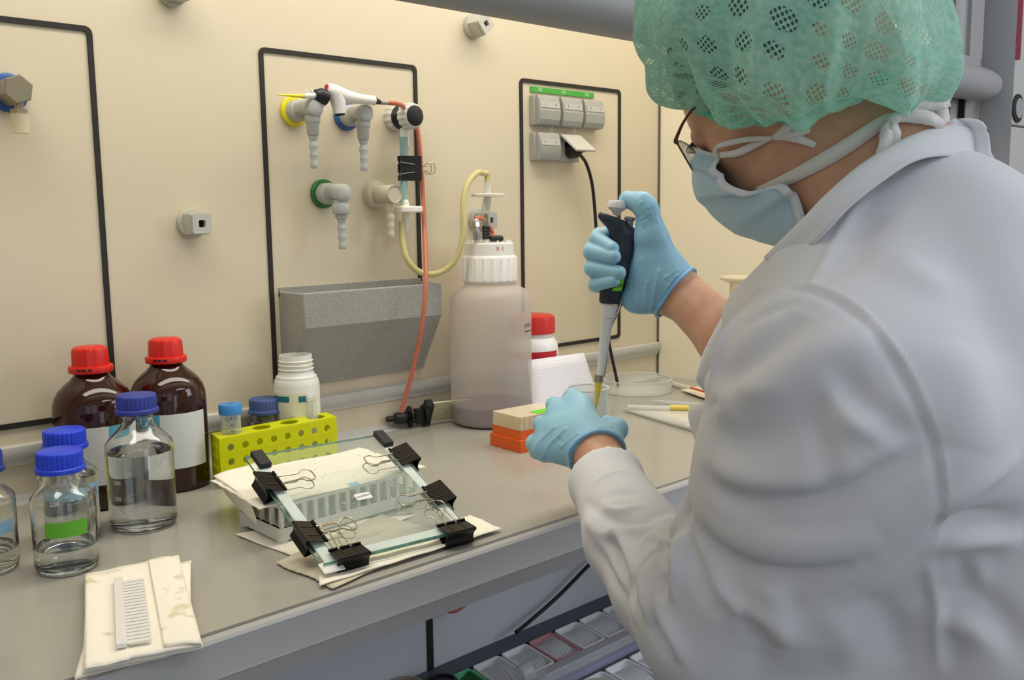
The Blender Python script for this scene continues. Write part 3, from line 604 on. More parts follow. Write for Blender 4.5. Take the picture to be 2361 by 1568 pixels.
# white aspirator handle resting on the taps
sg = thing('aspirator_handle', 'white hand aspirator with red button and yellow tip resting on taps', 'handle', PY(790, 230, -.07)); D_ = -.075
def W(x, y, Y=D_): return PY(x, y, Y)
obj('tip', MB().tube([W(638, 218), W(685, 221), W(704, 222)], [.0008, .0028, .0036], 14), mat('yellow_tip_plastic', (238, 220, 70), .35), sg)
hb_ = MB(); hb_.tube([W(752, 206), W(770, 212), W(795, 222), W(830, 228), W(862, 232)], [.010, .013, .012, .0085, .0085], 22, 4); hb_.tube([W(772, 214), W(780, 238), W(783, 262)], [.014, .0125, .0105], 20, 3); obj('handle_body', hb_, white, sg)
obj('button', MB().lathe([(.007, 0), (.007, .006), (.005, .009), (0, .0095)], 20, frame(W(759, 207), unit(W(757, 190)-W(762, 215)))), mat('red_button', (200, 40, 36), .4), sg)
obj('collar', MB().tube([W(726, 218), W(738, 220), W(752, 226)], [.0085, .0125, .0135], 20), black, sg)
obj('inlet_end', MB().tube([W(783, 261), W(784, 267)], [.0095, .008], 18), black, sg)
mb = MB(); mb.tube([W(704, 208), W(714, 222), W(722, 226)], .0022, 8); mb.tube([W(716, 206), W(730, 226), W(748, 246)], [.0022, .003, .0018], 8); mb.tube([W(700, 221), W(728, 221)], .0045, 12); obj('tip_ejector', mb, white, sg)
obj('cord_grip', MB().tube([W(862, 232), W(870, 234), W(878, 236)], [.0085, .005, .0035], 16), black, sg)
obj('hose_fitting', MB().tube([W(877, 236), W(884, 236), W(895, 237)], [.004, .0045, .004], 14), dgray, sg)
hm = mat('orange_rubber_hose', (196, 112, 88), .45, sss=.1)
tag(obj('suction_hose', MB().tube([W(894, 237), W(915, 239, -.08), W(936, 249, -.045), W(953, 270, -.016), W(963, 300, -.016), W(972, 400, -.03), W(978, 520, -.05), W(982, 640, -.11), W(974, 740, -.118), W(955, 840, -.10), W(925, 950, -.075)], .0042, 12, 10), hm), 'long salmon-coloured rubber hose hanging from valve down to the worktop', 'hose')
# clear braided tube with binder clip, round filters and cream hose
bl = clear('braided_tube', (150, 190, 186), .62, .3); vx = W(931, 330, -.033)
tag(obj('braided_tube', MB().tube([W(931, 316, -.033), W(932, 350, -.033), W(930, 400, -.033), W(931, 466, -.033)], [.0088, .0078, .0065, .0085], 20, 6), bl), 'short translucent teal braided tube hanging below the control valve', 'tube')
bc = thing('binder_clip', 'large matt black binder clip pinching the braided tube at the wall', 'binder clip', W(922, 388, -.033)); bc.scale = (1, 1, 1)
def big_clip(root):
    h = .0225; mb = MB(); path = [(0, .005), (.020, .0075), (.038, .0105), (.040, .009), (.041, 0), (.040, -.009), (.038, -.0105), (.020, -.0075), (0, -.005)]
    v = []; k = len(path)
    for x in (-h, h): v += [V(x, p[0], p[1]) for p in path]+[V(x, p[0]*.97+.0005, p[1]*.86) for p in path]
    f = []
    for i in range(k-1): f += [(i, i+1, 2*k+i+1, 2*k+i), (k+i, 3*k+i, 3*k+i+1, k+i+1), (i, k+i, k+i+1, i+1), (2*k+i, 2*k+i+1, 3*k+i+1, 3*k+i)]
    mb.add(v, f); 
    for s_ in (1, -1): mb.tube([(-h, 0, s_*.006), (-.013, 0, s_*.006)], .0022, 8); mb.tube([(-.008, 0, s_*.006), (.008, 0, s_*.006)], .0022, 8); mb.tube([(.013, 0, s_*.006), (h, 0, s_*.006)], .0022, 8)
    obj('spring_body', mb, mat('matt_black_steel', (24, 25, 25), .5), root, local=True)
    for s_ in (1, -1):
        pts = [(-.0115, 0, s_*.008), (-.010, .004, s_*.0085), (-.0045, .045, s_*.007), (-.004, .050, s_*.007), (-.0095, .056, s_*.008), (-.009, .064, s_*.009), (0, .0665, s_*.009), (.009, .064, s_*.009), (.0095, .056, s_*.008), (.004, .050, s_*.007), (.0045, .045, s_*.007), (.010, .004, s_*.0085), (.0115, 0, s_*.008)]
        obj('wire_handle', MB().tube(pts, .0009, 8, 4), mat('steel_wire', (170, 164, 146), .3, metal=.9), root, local=True)
big_clip(bc); bc.rotation_euler = rot_of(V(0, 0, 1), V(1, 0, 0), V(0, 1, 0)) if False else rot_of(V(0, 0, -1), unit(V(.96, -.28, 0)), np.cross(V(0, 0, -1), unit(V(.96, -.28, 0))))
fw_ = mat('filter_white', (238, 236, 226), .4, sss=.1)
def filt(name, label, c, r, h, up, dn, mt):
    t = thing(name, label, 'filter', c); f = frame(c)
    obj('filter_disc', MB().lathe([(r*.5, -h*.5), (r*.93, -h*.5), (r, -h*.3), (r, h*.3), (r*.93, h*.5), (r*.86, h*.5), (r*.84, h*.32), (.012, h*.32), (.006, h*.7)], 56, f), mt, t)
    obj('upper_nozzle', MB().lathe([(.0065, h*.3), (.006, up*.35), (.0068, up*.4), (.0055, up*.6), (.0062, up*.65), (.0045, up)], 24, f), mt, t)
    obj('lower_nozzle', MB().lathe([(.0045, -dn), (.006, -dn*.6), (.007, -dn*.5), (.0075, -h*.4)], 24, f), mt, t); return t
filt('disc_filter', 'thick white disc filter below the braided tube at the middle panel', W(936, 483, -.040), .0310, .012, .018, .038, fw_)
f2c = V(1.245, -.095, PY(1119, 450, -.095)[2]); filt('disc_filter', 'thin translucent disc filter above the large canister', f2c, .0335, .006, .034, .030, clear('clear_filter', (238, 236, 224), .75, .2))
ch = mat('cream_hose', (206, 196, 138), .35, sss=.1); chq = [W(926, 512, -.040), W(928, 555, -.045), W(940, 600, -.055), W(970, 628, -.065), W(1010, 630, -.08), W(1048, 602, -.10), W(1068, 540, -.11), W(1068, 470, -.105), W(1078, 425, -.10), W(1100, 399, -.096), W(1116, 400, -.095), f2c+V(0, 0, .040), f2c+V(0, 0, .024)]
tag(obj('cream_hose', MB().tube(chq, .0058, 14, 10), ch), 'yellowish clear hose looping from the wall filter to the canister filter', 'hose')
# canister
cc = V(1.247, -.095, T); cn = thing('canister', 'large milky canister with white screw lid and purple liquid at the bottom', 'canister', cc); r = .0800
pe = mat('translucent_canister', (232, 226, 218), .32); nt = pe.node_tree; b_ = nt.nodes['Principled BSDF']; b_.inputs['Alpha'].default_value = 1
tr_ = nt.nodes.new('ShaderNodeBsdfTranslucent'); tr_.inputs[0].default_value = lin((226, 216, 206))+(1,); tp = nt.nodes.new('ShaderNodeBsdfTransparent'); m1 = nt.nodes.new('ShaderNodeMixShader'); m2 = nt.nodes.new('ShaderNodeMixShader'); m1.inputs[0].default_value = .35; m2.inputs[0].default_value = .42
nt.links.new(b_.outputs[0], m1.inputs[1]); nt.links.new(tr_.outputs[0], m1.inputs[2]); nt.links.new(m1.outputs[0], m2.inputs[1]); nt.links.new(tp.outputs[0], m2.inputs[2]); nt.links.new(m2.outputs[0], nt.nodes['Material Output'].inputs[0])
pr = [(0, .002), (r-.014, .001), (r-.005, .004), (r, .014), (r, .235), (r-.002, .250), (r-.009, .262), (r-.022, .269), (.050, .273), (.049, .281)]
obj('canister_body', MB().lathe(pr, 72, ID), pe, cn, local=True)
obj('purple_liquid', MB().lathe([(0, .004), (r-.015, .004), (r-.006, .007), (r-.0015, .016), (r-.0015, .040), (0, .040)], 64, ID), mat('purple_liquid', (60, 30, 88), .25), cn, local=True, label='purple liquid')
def rbl(a, k): return 1+.03*(1 if math.cos(20*a) > .62 else 0) if 2 <= k <= 4 else 1
obj('screw_lid', MB().lathe([(.05, .2795), (.053, .280), (.0535, .283), (.0525, .287), (.0525, .325), (.050, .329), (.0485, .330)], 360, ID, rib=rbl), white, cn, local=True)
obj('lid_insert', MB().lathe([(.0485, .328), (.0470, .352), (.0450, .354), (0, .3545)], 64, ID), white, cn, local=True)
mb = MB()
for k in range(12): a = k*math.pi/6+.2; mb.lathe([(.002, .353), (.002, .3575), (.001, .3585), (0, .3586)], 10, (V(.041*math.cos(a), .041*math.sin(a), 0), V(1, 0, 0), V(0, 1, 0), V(0, 0, 1)))
obj('lid_studs', mb, white, cn, local=True)
a = towards_cam(cc); mb = MB(); text_mb('R S', .0125, on_cyl((0, 0), .0478, a+.45, .342), mb=mb); obj('lid_writing', mb, mat('faded_red_pen', (214, 130, 104), .6), cn, local=True, smooth=0)
mb = MB(); text_mb('max', .016, on_cyl((0, 0), r+.0004, a+1.12, .197), mb=mb); mb.cap = False; mb.lathe([(r+.0005, .1835), (r+.0005, .1858)], 10, ID, a0=a+.95, a1=a+1.45); obj('level_mark', mb, mat('grey_pen', (84, 72, 66), .6), cn, local=True, smooth=0)
# fittings on the lid
def L_(x, y, Y=-.095): return PY(x, y, Y)
obj('quick_coupling', MB().lathe([(.0085, 0), (.009, .003), (.009, .018), (.0062, .019), (.0062, .023), (.0085, .024), (.0085, .036), (.007, .038), (.005, .040)], 6, frame(L_(1100, 553, -.105), unit(L_(1095, 515, -.105)-L_(1100, 553, -.105)))), chrome, cn)
obj('black_connector', MB().lathe([(.0085, 0)]+[(.0082 if i % 2 else .0070, .002+.003*i) for i in range(9)]+[(.0045, .032), (.0045, .046), (.002, .05)], 24, frame(L_(1121, 552), (0, 0, 1))), black, cn)
obj('clear_sleeve', MB().lathe([(.0072, 0), (.0085, .003), (.0085, .040), (.0065, .042), (.006, .052)], 24, frame(L_(1121, 522), (0, 0, 1))), cl, cn)
obj('black_side_plug', MB().lathe([(.0, 0), (.0055, 0), (.006, .002), (.006, .022), (.005, .025), (0, .025)], 20, frame(L_(1131, 550, -.11), unit(V(.92, -.3, -.02)))), black, cn)
obj('short_orange_hose', MB().tube([L_(1096, 506), L_(1106, 502), L_(1118, 508), L_(1130, 524), L_(1136, 540), L_(1128, 548)], .0042, 12, 6), mat('light_orange_hose', (228, 140, 110), .45), cn)
# knurled square knobs
def knob(label, px, py, rot=0, mt=None):
    c = PY(px, py, 0); t = thing('wall_knob', label, 'knob', c, 0, 'round-holed knobs on the hood wall'); f = wfr(c); mt = mt or mat('warm_grey_knob', (190, 188, 176), .45)
    obj('ribbed_base', MB().lathe([(.0225, 0), (.0235, .001), (.0235, .010), (.0225, .012), (.0215, .012)], 144, f, rib=lambda a, k: 1-.03*(.5+.5*math.cos(36*a)) if k in (1, 2) else 1), mt, t)
    R2 = (f[0], f[1]*math.cos(rot)+f[2]*math.sin(rot), -f[1]*math.sin(rot)+f[2]*math.cos(rot), f[3])
    mb = MB(); n = 48; o = []; q = []
    for k in range(n):
        a = 2*math.pi*k/n; ca, sa = math.cos(a), math.sin(a); m_ = .0175/max(abs(ca), abs(sa))**.8; m_ *= 1-.02*(.5+.5*math.cos(24*a)); o.append((ca*m_, sa*m_)); q.append((.0075*ca, .0075*sa))
    mb.ring(o, q, .012, .036, R2); obj('knob_body', mb, mt, t)
    mb = MB(); o2 = rrect(-.0155, -.0155, .0155, .0155, .003, 11); k0 = len(o2); q2 = []
    for p in o2: a = math.atan2(p[1], p[0]); q2.append((.0072*math.cos(a), .0072*math.sin(a)))
    mb.ring(o2, q2, .036, .044, R2); obj('knob_head', mb, mt, t, bev=.001)
    obj('screw_hole', MB().cyl(.0074, .030, .032, 24, R2), black, t); return t
knob('knob on the plain wall between the left and the middle panel', 438, 516)
knob('grey knob behind the fittings of the large canister', 1100, 508, 0, gray); knob('knob tilted on the wall just under the sash bar', 1088, 62, .7)
knob('knob cut off by the top of the frame left of the middle panel', 392, -19)
# brass outlet on the left panel
c = PY(16, 214, 0); t = thing('brass_outlet', 'hexagonal brass outlet with blue ring on the left wall panel', 'tap', c); f = wfr(c); brass = mat('dull_brass', (160, 152, 128), .35, metal=.7)
obj('wall_flange', MB().lathe([(.0265, 0), (.0265, .006), (.024, .008), (.019, .008)], 44, f), br_, t)
mb = MB(); mb.lathe([(.0205, .006), (.0205, .050), (.0185, .0525), (0, .0525)], 6, (f[0], f[1]*math.cos(.35)+f[2]*math.sin(.35), -f[1]*math.sin(.35)+f[2]*math.cos(.35), f[3])); obj('hexagonal_body', mb, brass, t, smooth=20)
obj('hexagonal_nut', MB().lathe([(.006, 0), (.006, .017), (.0115, .018), (.0115, .024), (.0095, .025)], 6, downfr(V(c[0]+.002, -.040, c[2]-.008))), brass, t)
obj('clear_sleeve', MB().lathe([(.0115, 0), (.0115, .008), (.0105, .022), (.0110, .026)], 28, downfr(V(c[0]+.002, -.040, c[2]-.032))), clear('milky_sleeve', (226, 214, 180), .55, .3), t)
# grey speckled drip bowl
sm = speck('speckled_grey_bowl', (166, 165, 156), (128, 126, 118), .5, 900, .40)
a = PY(637, 672, 0); b = PY(1018, 650, -.095); x0, x1 = a[0]+.004, a[0]+.33; zt = a[2]; th = thing('drip_bowl', 'speckled grey drip bowl mounted low on the middle wall panel', 'drip bowl', ((x0+x1)/2, 0, zt-.15))
x1 = PY(968, 650, 0)[0]; dp = .073; zb = zt-.085; zl = zt-.168
def loop(xi, yo, z, ins): return [V(xi[0], 0, z), V(xi[0], -yo*.62, z), V(xi[0]+ins, -yo, z), V(xi[1]-ins, -yo, z), V(xi[1], -yo*.62, z), V(xi[1], 0, z)]
X = (x0, x1); L1 = loop(X, dp, zt, .005); L1b = loop(X, dp, zt-.060, .005); L2 = loop((x0+.0, x1), .010, zl, .005); L3 = loop((x0+.005, x1-.005), dp-.006, zt, .005); L4 = loop((x0+.01, x1-.01), dp*.6, zt-.05, .005)
mb = MB(); v = L1+L1b+L2+L3+L4; f = []
for k0, k1 in ((1, 0), (2, 1), (0, 3), (3, 4)):
    for i in range(5): f.append((k0*6+i, k0*6+i+1, k1*6+i+1, k1*6+i))
f += [tuple(range(12, 18)), tuple(range(29, 23, -1))]
mb.add(v, f); obj('bowl_body', mb, sm, th, smooth=25, bev=.004)
mb = MB(); mb.bb((x0, -.004, zt-.01), (x1, -.0005, zt+.006)); obj('back_rim', mb, sm, th)
# sockets
gs = mat('socket_grey', (164, 165, 158), .42); lp = mat('label_strip_grey', (190, 189, 182), .35)
sp0 = PY(1223, 255, 0); sz = PY(1223, 218, 0)[2]; sx = [PY(1224, 255, 0)[0], PY(1282, 260, 0)[0], PY(1333, 262, 0)[0]]; w_ = .062; hs = .075
z1 = PY(1224, 218, -.01)[2]; z0 = PY(1224, 288, -.01)[2]; z3 = PY(1224, 305, -.01)[2]; z2 = PY(1224, 370, -.01)[2]; SX = [PY(1223, 255, -.004)[0]+k*.0715 for k in range(3)]
def socket(label, x, za, zb_, num, open_=False):
    t = thing('power_socket', label, 'socket', (x+.033, 0, (za+zb_)/2), 0, 'grey wall sockets with hinged covers'); H = zb_-za; W_ = .067
    obj('back_box', MB().bb((x, -.016, za), (x+W_, -.0005, zb_)), gs, t, bev=.002)
    if not open_:
        sec = [(-.016, za), (-.016, zb_), (-.022, zb_), (-.027, zb_-.010), (-.030, zb_-.03), (-.031, (za+zb_)/2), (-.029, za+.012), (-.024, za+.002)]
        mb = MB(); mb.prism(sec, x+.004, x+W_-.001, (V(0, 0, 0), V(0, 1, 0), V(0, 0, 1), V(1, 0, 0))); obj('hinged_cover', mb, gs, t, smooth=20, bev=.0015)
        fr = (V(x+W_/2+.002, -.0292, zb_-.020), V(1, 0, 0), unit(V(0, .12, 1)), unit(V(0, -1, .12)))
        obj('label_window', MB().bb((-.028, -.0065, -.001), (.027, .006, .0008), fr), lp, t)
        mb = MB(); text_mb(num, .008, lambda a, b: fp(fr, (a-.018, b, .0012)), mb=mb); text_mb('P2', .005, lambda a, b: fp(fr, (a+.015, b, .0012)), mb=mb); obj('socket_number', mb, mat('dark_grey_print', (80, 80, 78), .6), t, smooth=0)
    else:
        obj('socket_face', MB().lathe([(.021, .016), (.021, .018), (.019, .0185), (.0185, .010), (0, .010)], 36, frame((x+.036, 0, za+.033), (0, -1, 0))), gs, t)
        fr = (V(x+.004, -.020, zb_-.003), V(1, 0, 0), unit(V(0, -.80, -.60)), unit(V(0, -.60, .80)))
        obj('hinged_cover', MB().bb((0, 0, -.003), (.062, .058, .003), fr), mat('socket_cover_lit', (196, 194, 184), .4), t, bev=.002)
        obj('cover_hinge', MB().tube([V(x+.003, -.018, zb_-.004), V(x+.064, -.018, zb_-.004)], .004, 12), gs, t)
    return t
for k in range(3): socket(('closed grey socket numbered 1 under the green strip', 'closed grey socket numbered 2 in the middle of the top row', 'closed grey socket numbered 3 at the right of the top row')[k], SX[k], z0, z1, str(k+1))
socket('closed grey socket numbered 4 below socket 1', SX[0], z2, z3, '4'); socket('open grey socket with raised cover and black plug', SX[1], z2, z3, '', True)
pg = thing('power_cable', 'black cable from the open socket plug running down behind the pipette', 'cable', (SX[1]+.036, -.03, z2+.033))
obj('plug', MB().lathe([(.0, .018), (.0175, .018), (.0175, .032), (.015, .040), (.009, .048), (.004, .050), (0, .050)], 32, frame((SX[1]+.036, 0, z2+.024), (0, -1, 0))), black, pg)
pe_ = V(SX[1]+.036, -.047, z2+.022); obj('cord', MB().tube([pe_, pe_+V(.012, -.004, .001), W(1335, 352, -.045), W(1352, 378, -.036), W(1366, 430, -.03), W(1374, 520, -.025), W(1380, 620, -.02), W(1392, 720, -.02), W(1406, 800, -.022), W(1420, 866, -.03), W(1428, 905, -.035)], .0038, 12, 10), black, pg)
mb = MB(); g0 = PY(1223, 205, -.002); g1 = PY(1368, 216, -.002); tag(obj('marking_strip', MB().bb((g0[0], -.004, g0[2]-.0055), (g1[0], -.0005, g0[2]+.0055)), mat('green_sign', (72, 168, 66), .45)), 'narrow green marking strip above the top row of sockets', 'sign')
mb = MB()
for k in range(3): text_mb('P21', .0088, lambda a, b, k=k: V(g0[0]+.028+k*.0735+a, -.0043, g0[2]+b), mb=mb)
o = obj('strip_lettering', mb, mat('pale_print', (236, 240, 230), .6), bpy.data.objects['marking_strip'], smooth=0)
# ================================================================ worktop right of the middle
ad = thing('multichannel_adapter', 'black eight-channel suction adapter with pale tips near the canister', 'adapter', PZ(960, 985, T)); D0 = PZ(962, 985, T)
ax = unit(PZ(1045, 975, T)-D0); ay = V(-ax[1], ax[0], 0); AF = (D0+V(0, 0, .022), ax, ay, V(0, 0, 1))
obj('socket_end', MB().lathe([(.0, -.062), (.0058, -.062), (.0058, -.047), (.0105, -.045), (.0115, -.030), (.011, -.023), (.006, -.015), (.005, -.015)], 24, (AF[0], AF[3], AF[2], AF[1])), black, ad)
obj('feet_discs', MB().cyl(.021, -.016, -.0135, 28, (AF[0], AF[3], AF[2], AF[1])).cyl(.021, .013, .0155, 28, (AF[0], AF[3], AF[2], AF[1])), black, ad)
obj('connecting_rod', MB().cyl(.0045, -.016, .015, 14, (AF[0]+V(0, 0, .006), AF[3], AF[2], AF[1])).cyl(.0045, -.016, .015, 14, (AF[0]-V(0, 0, .008), AF[3], AF[2], AF[1])).bb((-.004, -.008, -.014), (.012, .008, .014), AF), black, ad)
TF = (AF[0]+ax*.018+V(0, 0, .008), ax, unit(V(0, 0, .75)+ay*-.45), unit(np.cross(ax, unit(V(0, 0, .75)+ay*-.45))))
obj('manifold', MB().bb((-.004, -.030, -.010), (.012, .022, .010), TF), black, ad, bev=.002)
tipm = mat('pale_tip', (222, 214, 176), .35)
for k in range(8):
    p = fp(TF, (.012, -.026+k*.0063, 0)); obj('suction_tip', MB().tube([p, p+ax*.018, p+ax*.060, p+ax*.078], [.0030, .0026, .0018, .0008], 10), tipm, ad)
# jar, sheet
c = V(1.392, -.064, T); jr = thing('white_jar', 'white plastic jar with red lid and red label behind the canister', 'jar', c); wj = mat('glossy_white_jar', (240, 240, 238), .22)
obj('jar_body', MB().lathe([(0, 0), (.050, 0), (.054, .004), (.054, .130), (.052, .142), (.046, .152), (.042, .156), (.042, .165)], 56, ID), wj, jr, local=True); obj('lid', MB().lathe([(.046, .162), (.0475, .163), (.0475, .190), (.0455, .197), (.040, .200), (0, .201)], 56, ID), mat('red_jar_lid', (206, 44, 36), .4), jr, local=True)
a = towards_cam(c); mb = MB(); mb.cap = False; mb.lathe([(.0545, .112), (.0545, .128)], 30, ID, a0=a-1.3, a1=a+1.15); obj('red_label', mb, mat('red_label', (196, 30, 44), .45), jr, local=True)
s0 = PY(1232, 962, -.155); s0[2] = T+.004; s1 = PY(1382, 950, -.130); s1[2] = T+.004; s2 = PY(1346, 813, -.122); s3 = PY(1216, 831, -.122)
mb = MB(); mb.grid(lambda u, v: (1-u)*(1-v)*s0+u*(1-v)*s1+u*v*s2+(1-u)*v*s3, 6, 6); gp = mat('ruled_paper', (236, 234, 238), .7); nt = gp.node_tree; b_ = nt.nodes['Principled BSDF']; tc_ = nt.nodes.new('ShaderNodeTexCoord'); wv = nt.nodes.new('ShaderNodeTexWave'); wv.bands_direction = 'Z'; wv.inputs['Scale'].default_value = 48; cr = nt.nodes.new('ShaderNodeValToRGB')
cr.color_ramp.elements[0].position = .02; cr.color_ramp.elements[0].color = lin((224, 224, 232))+(1,); cr.color_ramp.elements[1].position = .14; cr.color_ramp.elements[1].color = lin((238, 236, 240))+(1,)
nt.links.new(tc_.outputs['Object'], wv.inputs['Vector']); nt.links.new(wv.outputs[0], cr.inputs[0]); nt.links.new(cr.outputs[0], b_.inputs['Base Color'])
tag(obj('paper_sheet', mb, gp, solid=.0008), 'white ruled paper sheet leaning against the jar with red lid', 'paper')
# orange tip box
o0 = PZ(1200, 1046, T); tb = thing('pipette_tip_box', 'orange tip box with clear lid beside the lower gloved hand', 'box', o0+V(.06, .04, 0)); om = mat('orange_plastic', (226, 96, 28), .42); BX, BY = .118, .085
BF = (o0, unit(V(1, -.06, 0)), unit(V(.06, 1, 0)), V(0, 0, 1))
mb = MB(); mb.prism(rrect(0, 0, BX, BY, .003), 0, .022, BF); obj('box_base', mb, om, tb, bev=.001); mb = MB(); mb.prism(rrect(.003, .003, BX-.003, BY-.003, .003), .022, .037, BF); obj('box_tray', mb, om, tb)
mb = MB(); mb.prism(rrect(.004, .004, BX-.004, BY-.004, .003), .037, .062, BF); obj('clear_lid', mb, clear('clear_lid', (240, 226, 200), .45, .25), tb, bev=.001)
mb = MB()
for i in range(8):
    for j in range(6): mb.cyl(.0034, .037, .056, 8, (fp(BF, (.012+.0128*i, .012+.0118*j, 0)), V(1, 0, 0), V(0, 1, 0), V(0, 0, 1)))
o = obj('pipette_tip', mb, mat('yellow_tips', (232, 200, 90), .4), tb); o['kind'] = 'stuff'
obj('green_label', MB().bb((.045, .006, .0622), (.09, .03, .0626), BF), mat('fluorescent_green_label', (110, 214, 30), .6), tb)
# clear culture dish, clear tray, wrapped pipettes
ac = clear('clear_acrylic', (232, 234, 226), .16, .04)
def dish(label, c, r, h, z=0):
    t = thing('culture_dish', label, 'dish', (c[0], c[1], T+z)); mb = MB(); mb.cap = False
    mb.lathe([(0, .001), (r-.001, .001), (r, .002), (r, h), (r-.0015, h), (r-.0015, .003), (0, .0025)], 64, ID); obj('dish_wall', mb, ac, t, local=True)
    obj('rim', MB().tube([V(r*math.cos(a), r*math.sin(a), h) for a in np.linspace(0, 2*math.pi, 65)[:-1]], .0011, 6, closed=True), clear('clear_rim', (236, 236, 226), .6, .08), t, local=True)
    obj('foot', MB().tube([V((r-.001)*math.cos(a), (r-.001)*math.sin(a), .0015) for a in np.linspace(0, 2*math.pi, 65)[:-1]], .0012, 6, closed=True), clear('clear_rim', (236, 236, 226), .6, .08), t, local=True); return t
dish('large clear round dish standing near the hood corner', (1.700, -.092), .080, .030)
q = [PZ(x, y, T+.006) for x, y in ((1436, 943), (1600, 992), (1700, 960), (1560, 930))]
tag(obj('acrylic_plate', MB().grid(lambda u, v: (1-u)*(1-v)*q[0]+u*(1-v)*q[1]+u*v*q[2]+(1-u)*v*q[3], 4, 4), clear('acrylic_sheet', (236, 236, 222), .30, .06), solid=.005), 'clear acrylic plate lying on the worktop beside the coat', 'plate')
def rod(name, label, pts, r, mt, cat='pipette', g=None): tag(obj(name, MB().tube([PZ(x, y, T+z) for x, y, z in pts], r, 10), mt), label, cat, g)
rod('wrapped_pipette', 'wrapped pipette with red tip band running from the big dish', [(1530, 878, .006), (1560, 888, .006), (1620, 903, .006), (1700, 924, .006)], [.004, .006, .006, .006], clear('wrapper_film', (230, 226, 216), .5, .2))
rod('red_stripe_wrapper', 'thin red printed strip of a pipette wrapper on cream paper', [(1592, 894, .0165), (1660, 914, .0165)], .0022, mat('red_strip', (206, 70, 48), .5), 'wrapper')
q = [PZ(x, y, T) for x, y in ((1568, 905), (1650, 932), (1760, 905), (1650, 888))]
tag(obj('paper_wrapper', sheet(q, lambda u, v: T+.006+.004*math.sin(3*u)*v, 16, 10, .02), mat('cream_wrapper', (234, 224, 196), .8), solid=.0006), 'cream paper wrapper pieces on the worktop behind the coat sleeve', 'wrapper')
rod('plastic_pipette', 'clear plastic pipette with yellow end lying on the acrylic plate', [(1447, 938, .014), (1520, 941, .014), (1545, 941, .014)], .0045, clear('clear_pipette', (236, 236, 230), .4, .1))
rod('yellow_grip', 'yellow grip of a plastic syringe lying near the coat pocket', [(1545, 940, .014), (1588, 941, .014)], .0062, mat('yellow_grip', (224, 200, 96), .4), 'syringe')
rod('clear_syringe', 'clear syringe barrel with printed lines behind the yellow grip', [(1505, 925, .010), (1560, 932, .010), (1640, 938, .010)], [.003, .0065, .0065], clear('syringe_film', (216, 222, 224), .35, .15), 'syringe')
# inverted measuring cylinder near the side wall
c = PX(1709, 640, 1.78); mc = thing('measuring_cylinder', 'frosted measuring cylinder standing upside down by the side wall', 'cylinder', (c[0], c[1], T)); zt = c[2]-T; fr_ = clear('frosted_cylinder', (226, 214, 184), .35, .4)
obj('cylinder_body', MB().lathe([(.024, 0), (.024, zt-.006)], 40, ID), fr_, mc, local=True); obj('foot_disc', MB().lathe([(.026, zt-.012), (.046, zt-.003), (.048, zt), (.046, zt+.003), (.0, zt+.002)], 40, ID), fr_, mc, local=True)
# ================================================================ below the bench: pull-out organiser with storage bins
gr_rail = mat('rail_grey', (190, 190, 194), .5); lav = mat('rail_lavender', (176, 182, 208), .5); slate = MATS['slate_rail']
og = thing('bin_organiser', 'grey two-row organiser shelf with storage bins below the worktop', 'shelf', (1.4, -.2, .2))
obj('tray', MB().bb((.75, -.36, .20), (1.88, -.05, .225)), slate, og); 
obj('front_rail', MB().bb((.75, -.172, .225), (1.88, -.146, .372)), gr_rail, og, bev=.002); obj('rail_face', MB().bb((.75, -.185, .225), (1.88, -.1725, .352)), lav, og); obj('rail_face', MB().bb((.75, -.205, .225), (1.88, -.1855, .338)), slate, og)
obj('front_rail', MB().bb((.75, -.342, .225), (1.88, -.316, .340)), gr_rail, og, bev=.002); obj('rail_face', MB().bb((.75, -.365, .10), (1.88, -.3425, .318)), mat('pale_front', (196, 198, 210), .5), og)
bw = mat('white_bin', (246, 247, 248), .4); bgn = mat('green_bin', (124, 216, 164), .4); brd = mat('red_bin', (206, 150, 150), .4); pap = mat('stored_paper', (250, 251, 252), .6); bgd = mat('deep_green_inside', (60, 128, 66), .5)
def bin_(label, x, y1, y0, z, mt, inside, W_=.078):
    """scoop-fronted bin: opening tilted towards the room"""
    t = thing('storage_bin', label, 'bin', (x, (y0+y1)/2, z-.12), 0, 'storage bins below the bench'); D = y1-y0; mb = MB()
    fr = (V(x, y0, z-.012), V(1, 0, 0), unit(V(0, D, .012+.0)), unit(V(0, -.012, D)))
    o = rrect(.002, .0, W_-.002, D-.003, .008, 6); n = len(o); q = []
    for i, p in enumerate(o): q.append((W_/2+(p[0]-W_/2)*.91, D/2+(p[1]-D/2)*.93))
    mb.ring(o, q, -.004, 0, fr); mb.ring([(p[0], p[1]) for p in o], [(W_/2+(p[0]-W_/2)*.95, D/2+(p[1]-D/2)*.96) for p in o], -.10, -.004, fr); obj('bin_shell', mb, mt, t)
    mb = MB()
    # curved scoop in the opening
    mb.grid(lambda u, v: fp(fr, (W_*.05+(W_*.90)*u, D*.04+(D*.92)*v, -.004-.022*math.sin(math.pi*min(1, u*1.0))**.7*(1-.35*v))), 12, 10); obj('bin_scoop', mb, inside, t)
    if inside is not bgd:
        mb = MB()
        for k in range(5): u0 = .2+.14*k; mb.grid(lambda u, v: fp(fr, (W_*(u0-.06+.12*u+.05*math.sin(math.pi*v)), D*(.06+.88*v), -.020+.019*u*(math.sin(math.pi*v)**.5 if 0 < v < 1 else 0))), 3, 10)
        o = obj('folded_papers', mb, pap, t, solid=.0008); o['kind'] = 'stuff'
    return t
xs0 = 1.052
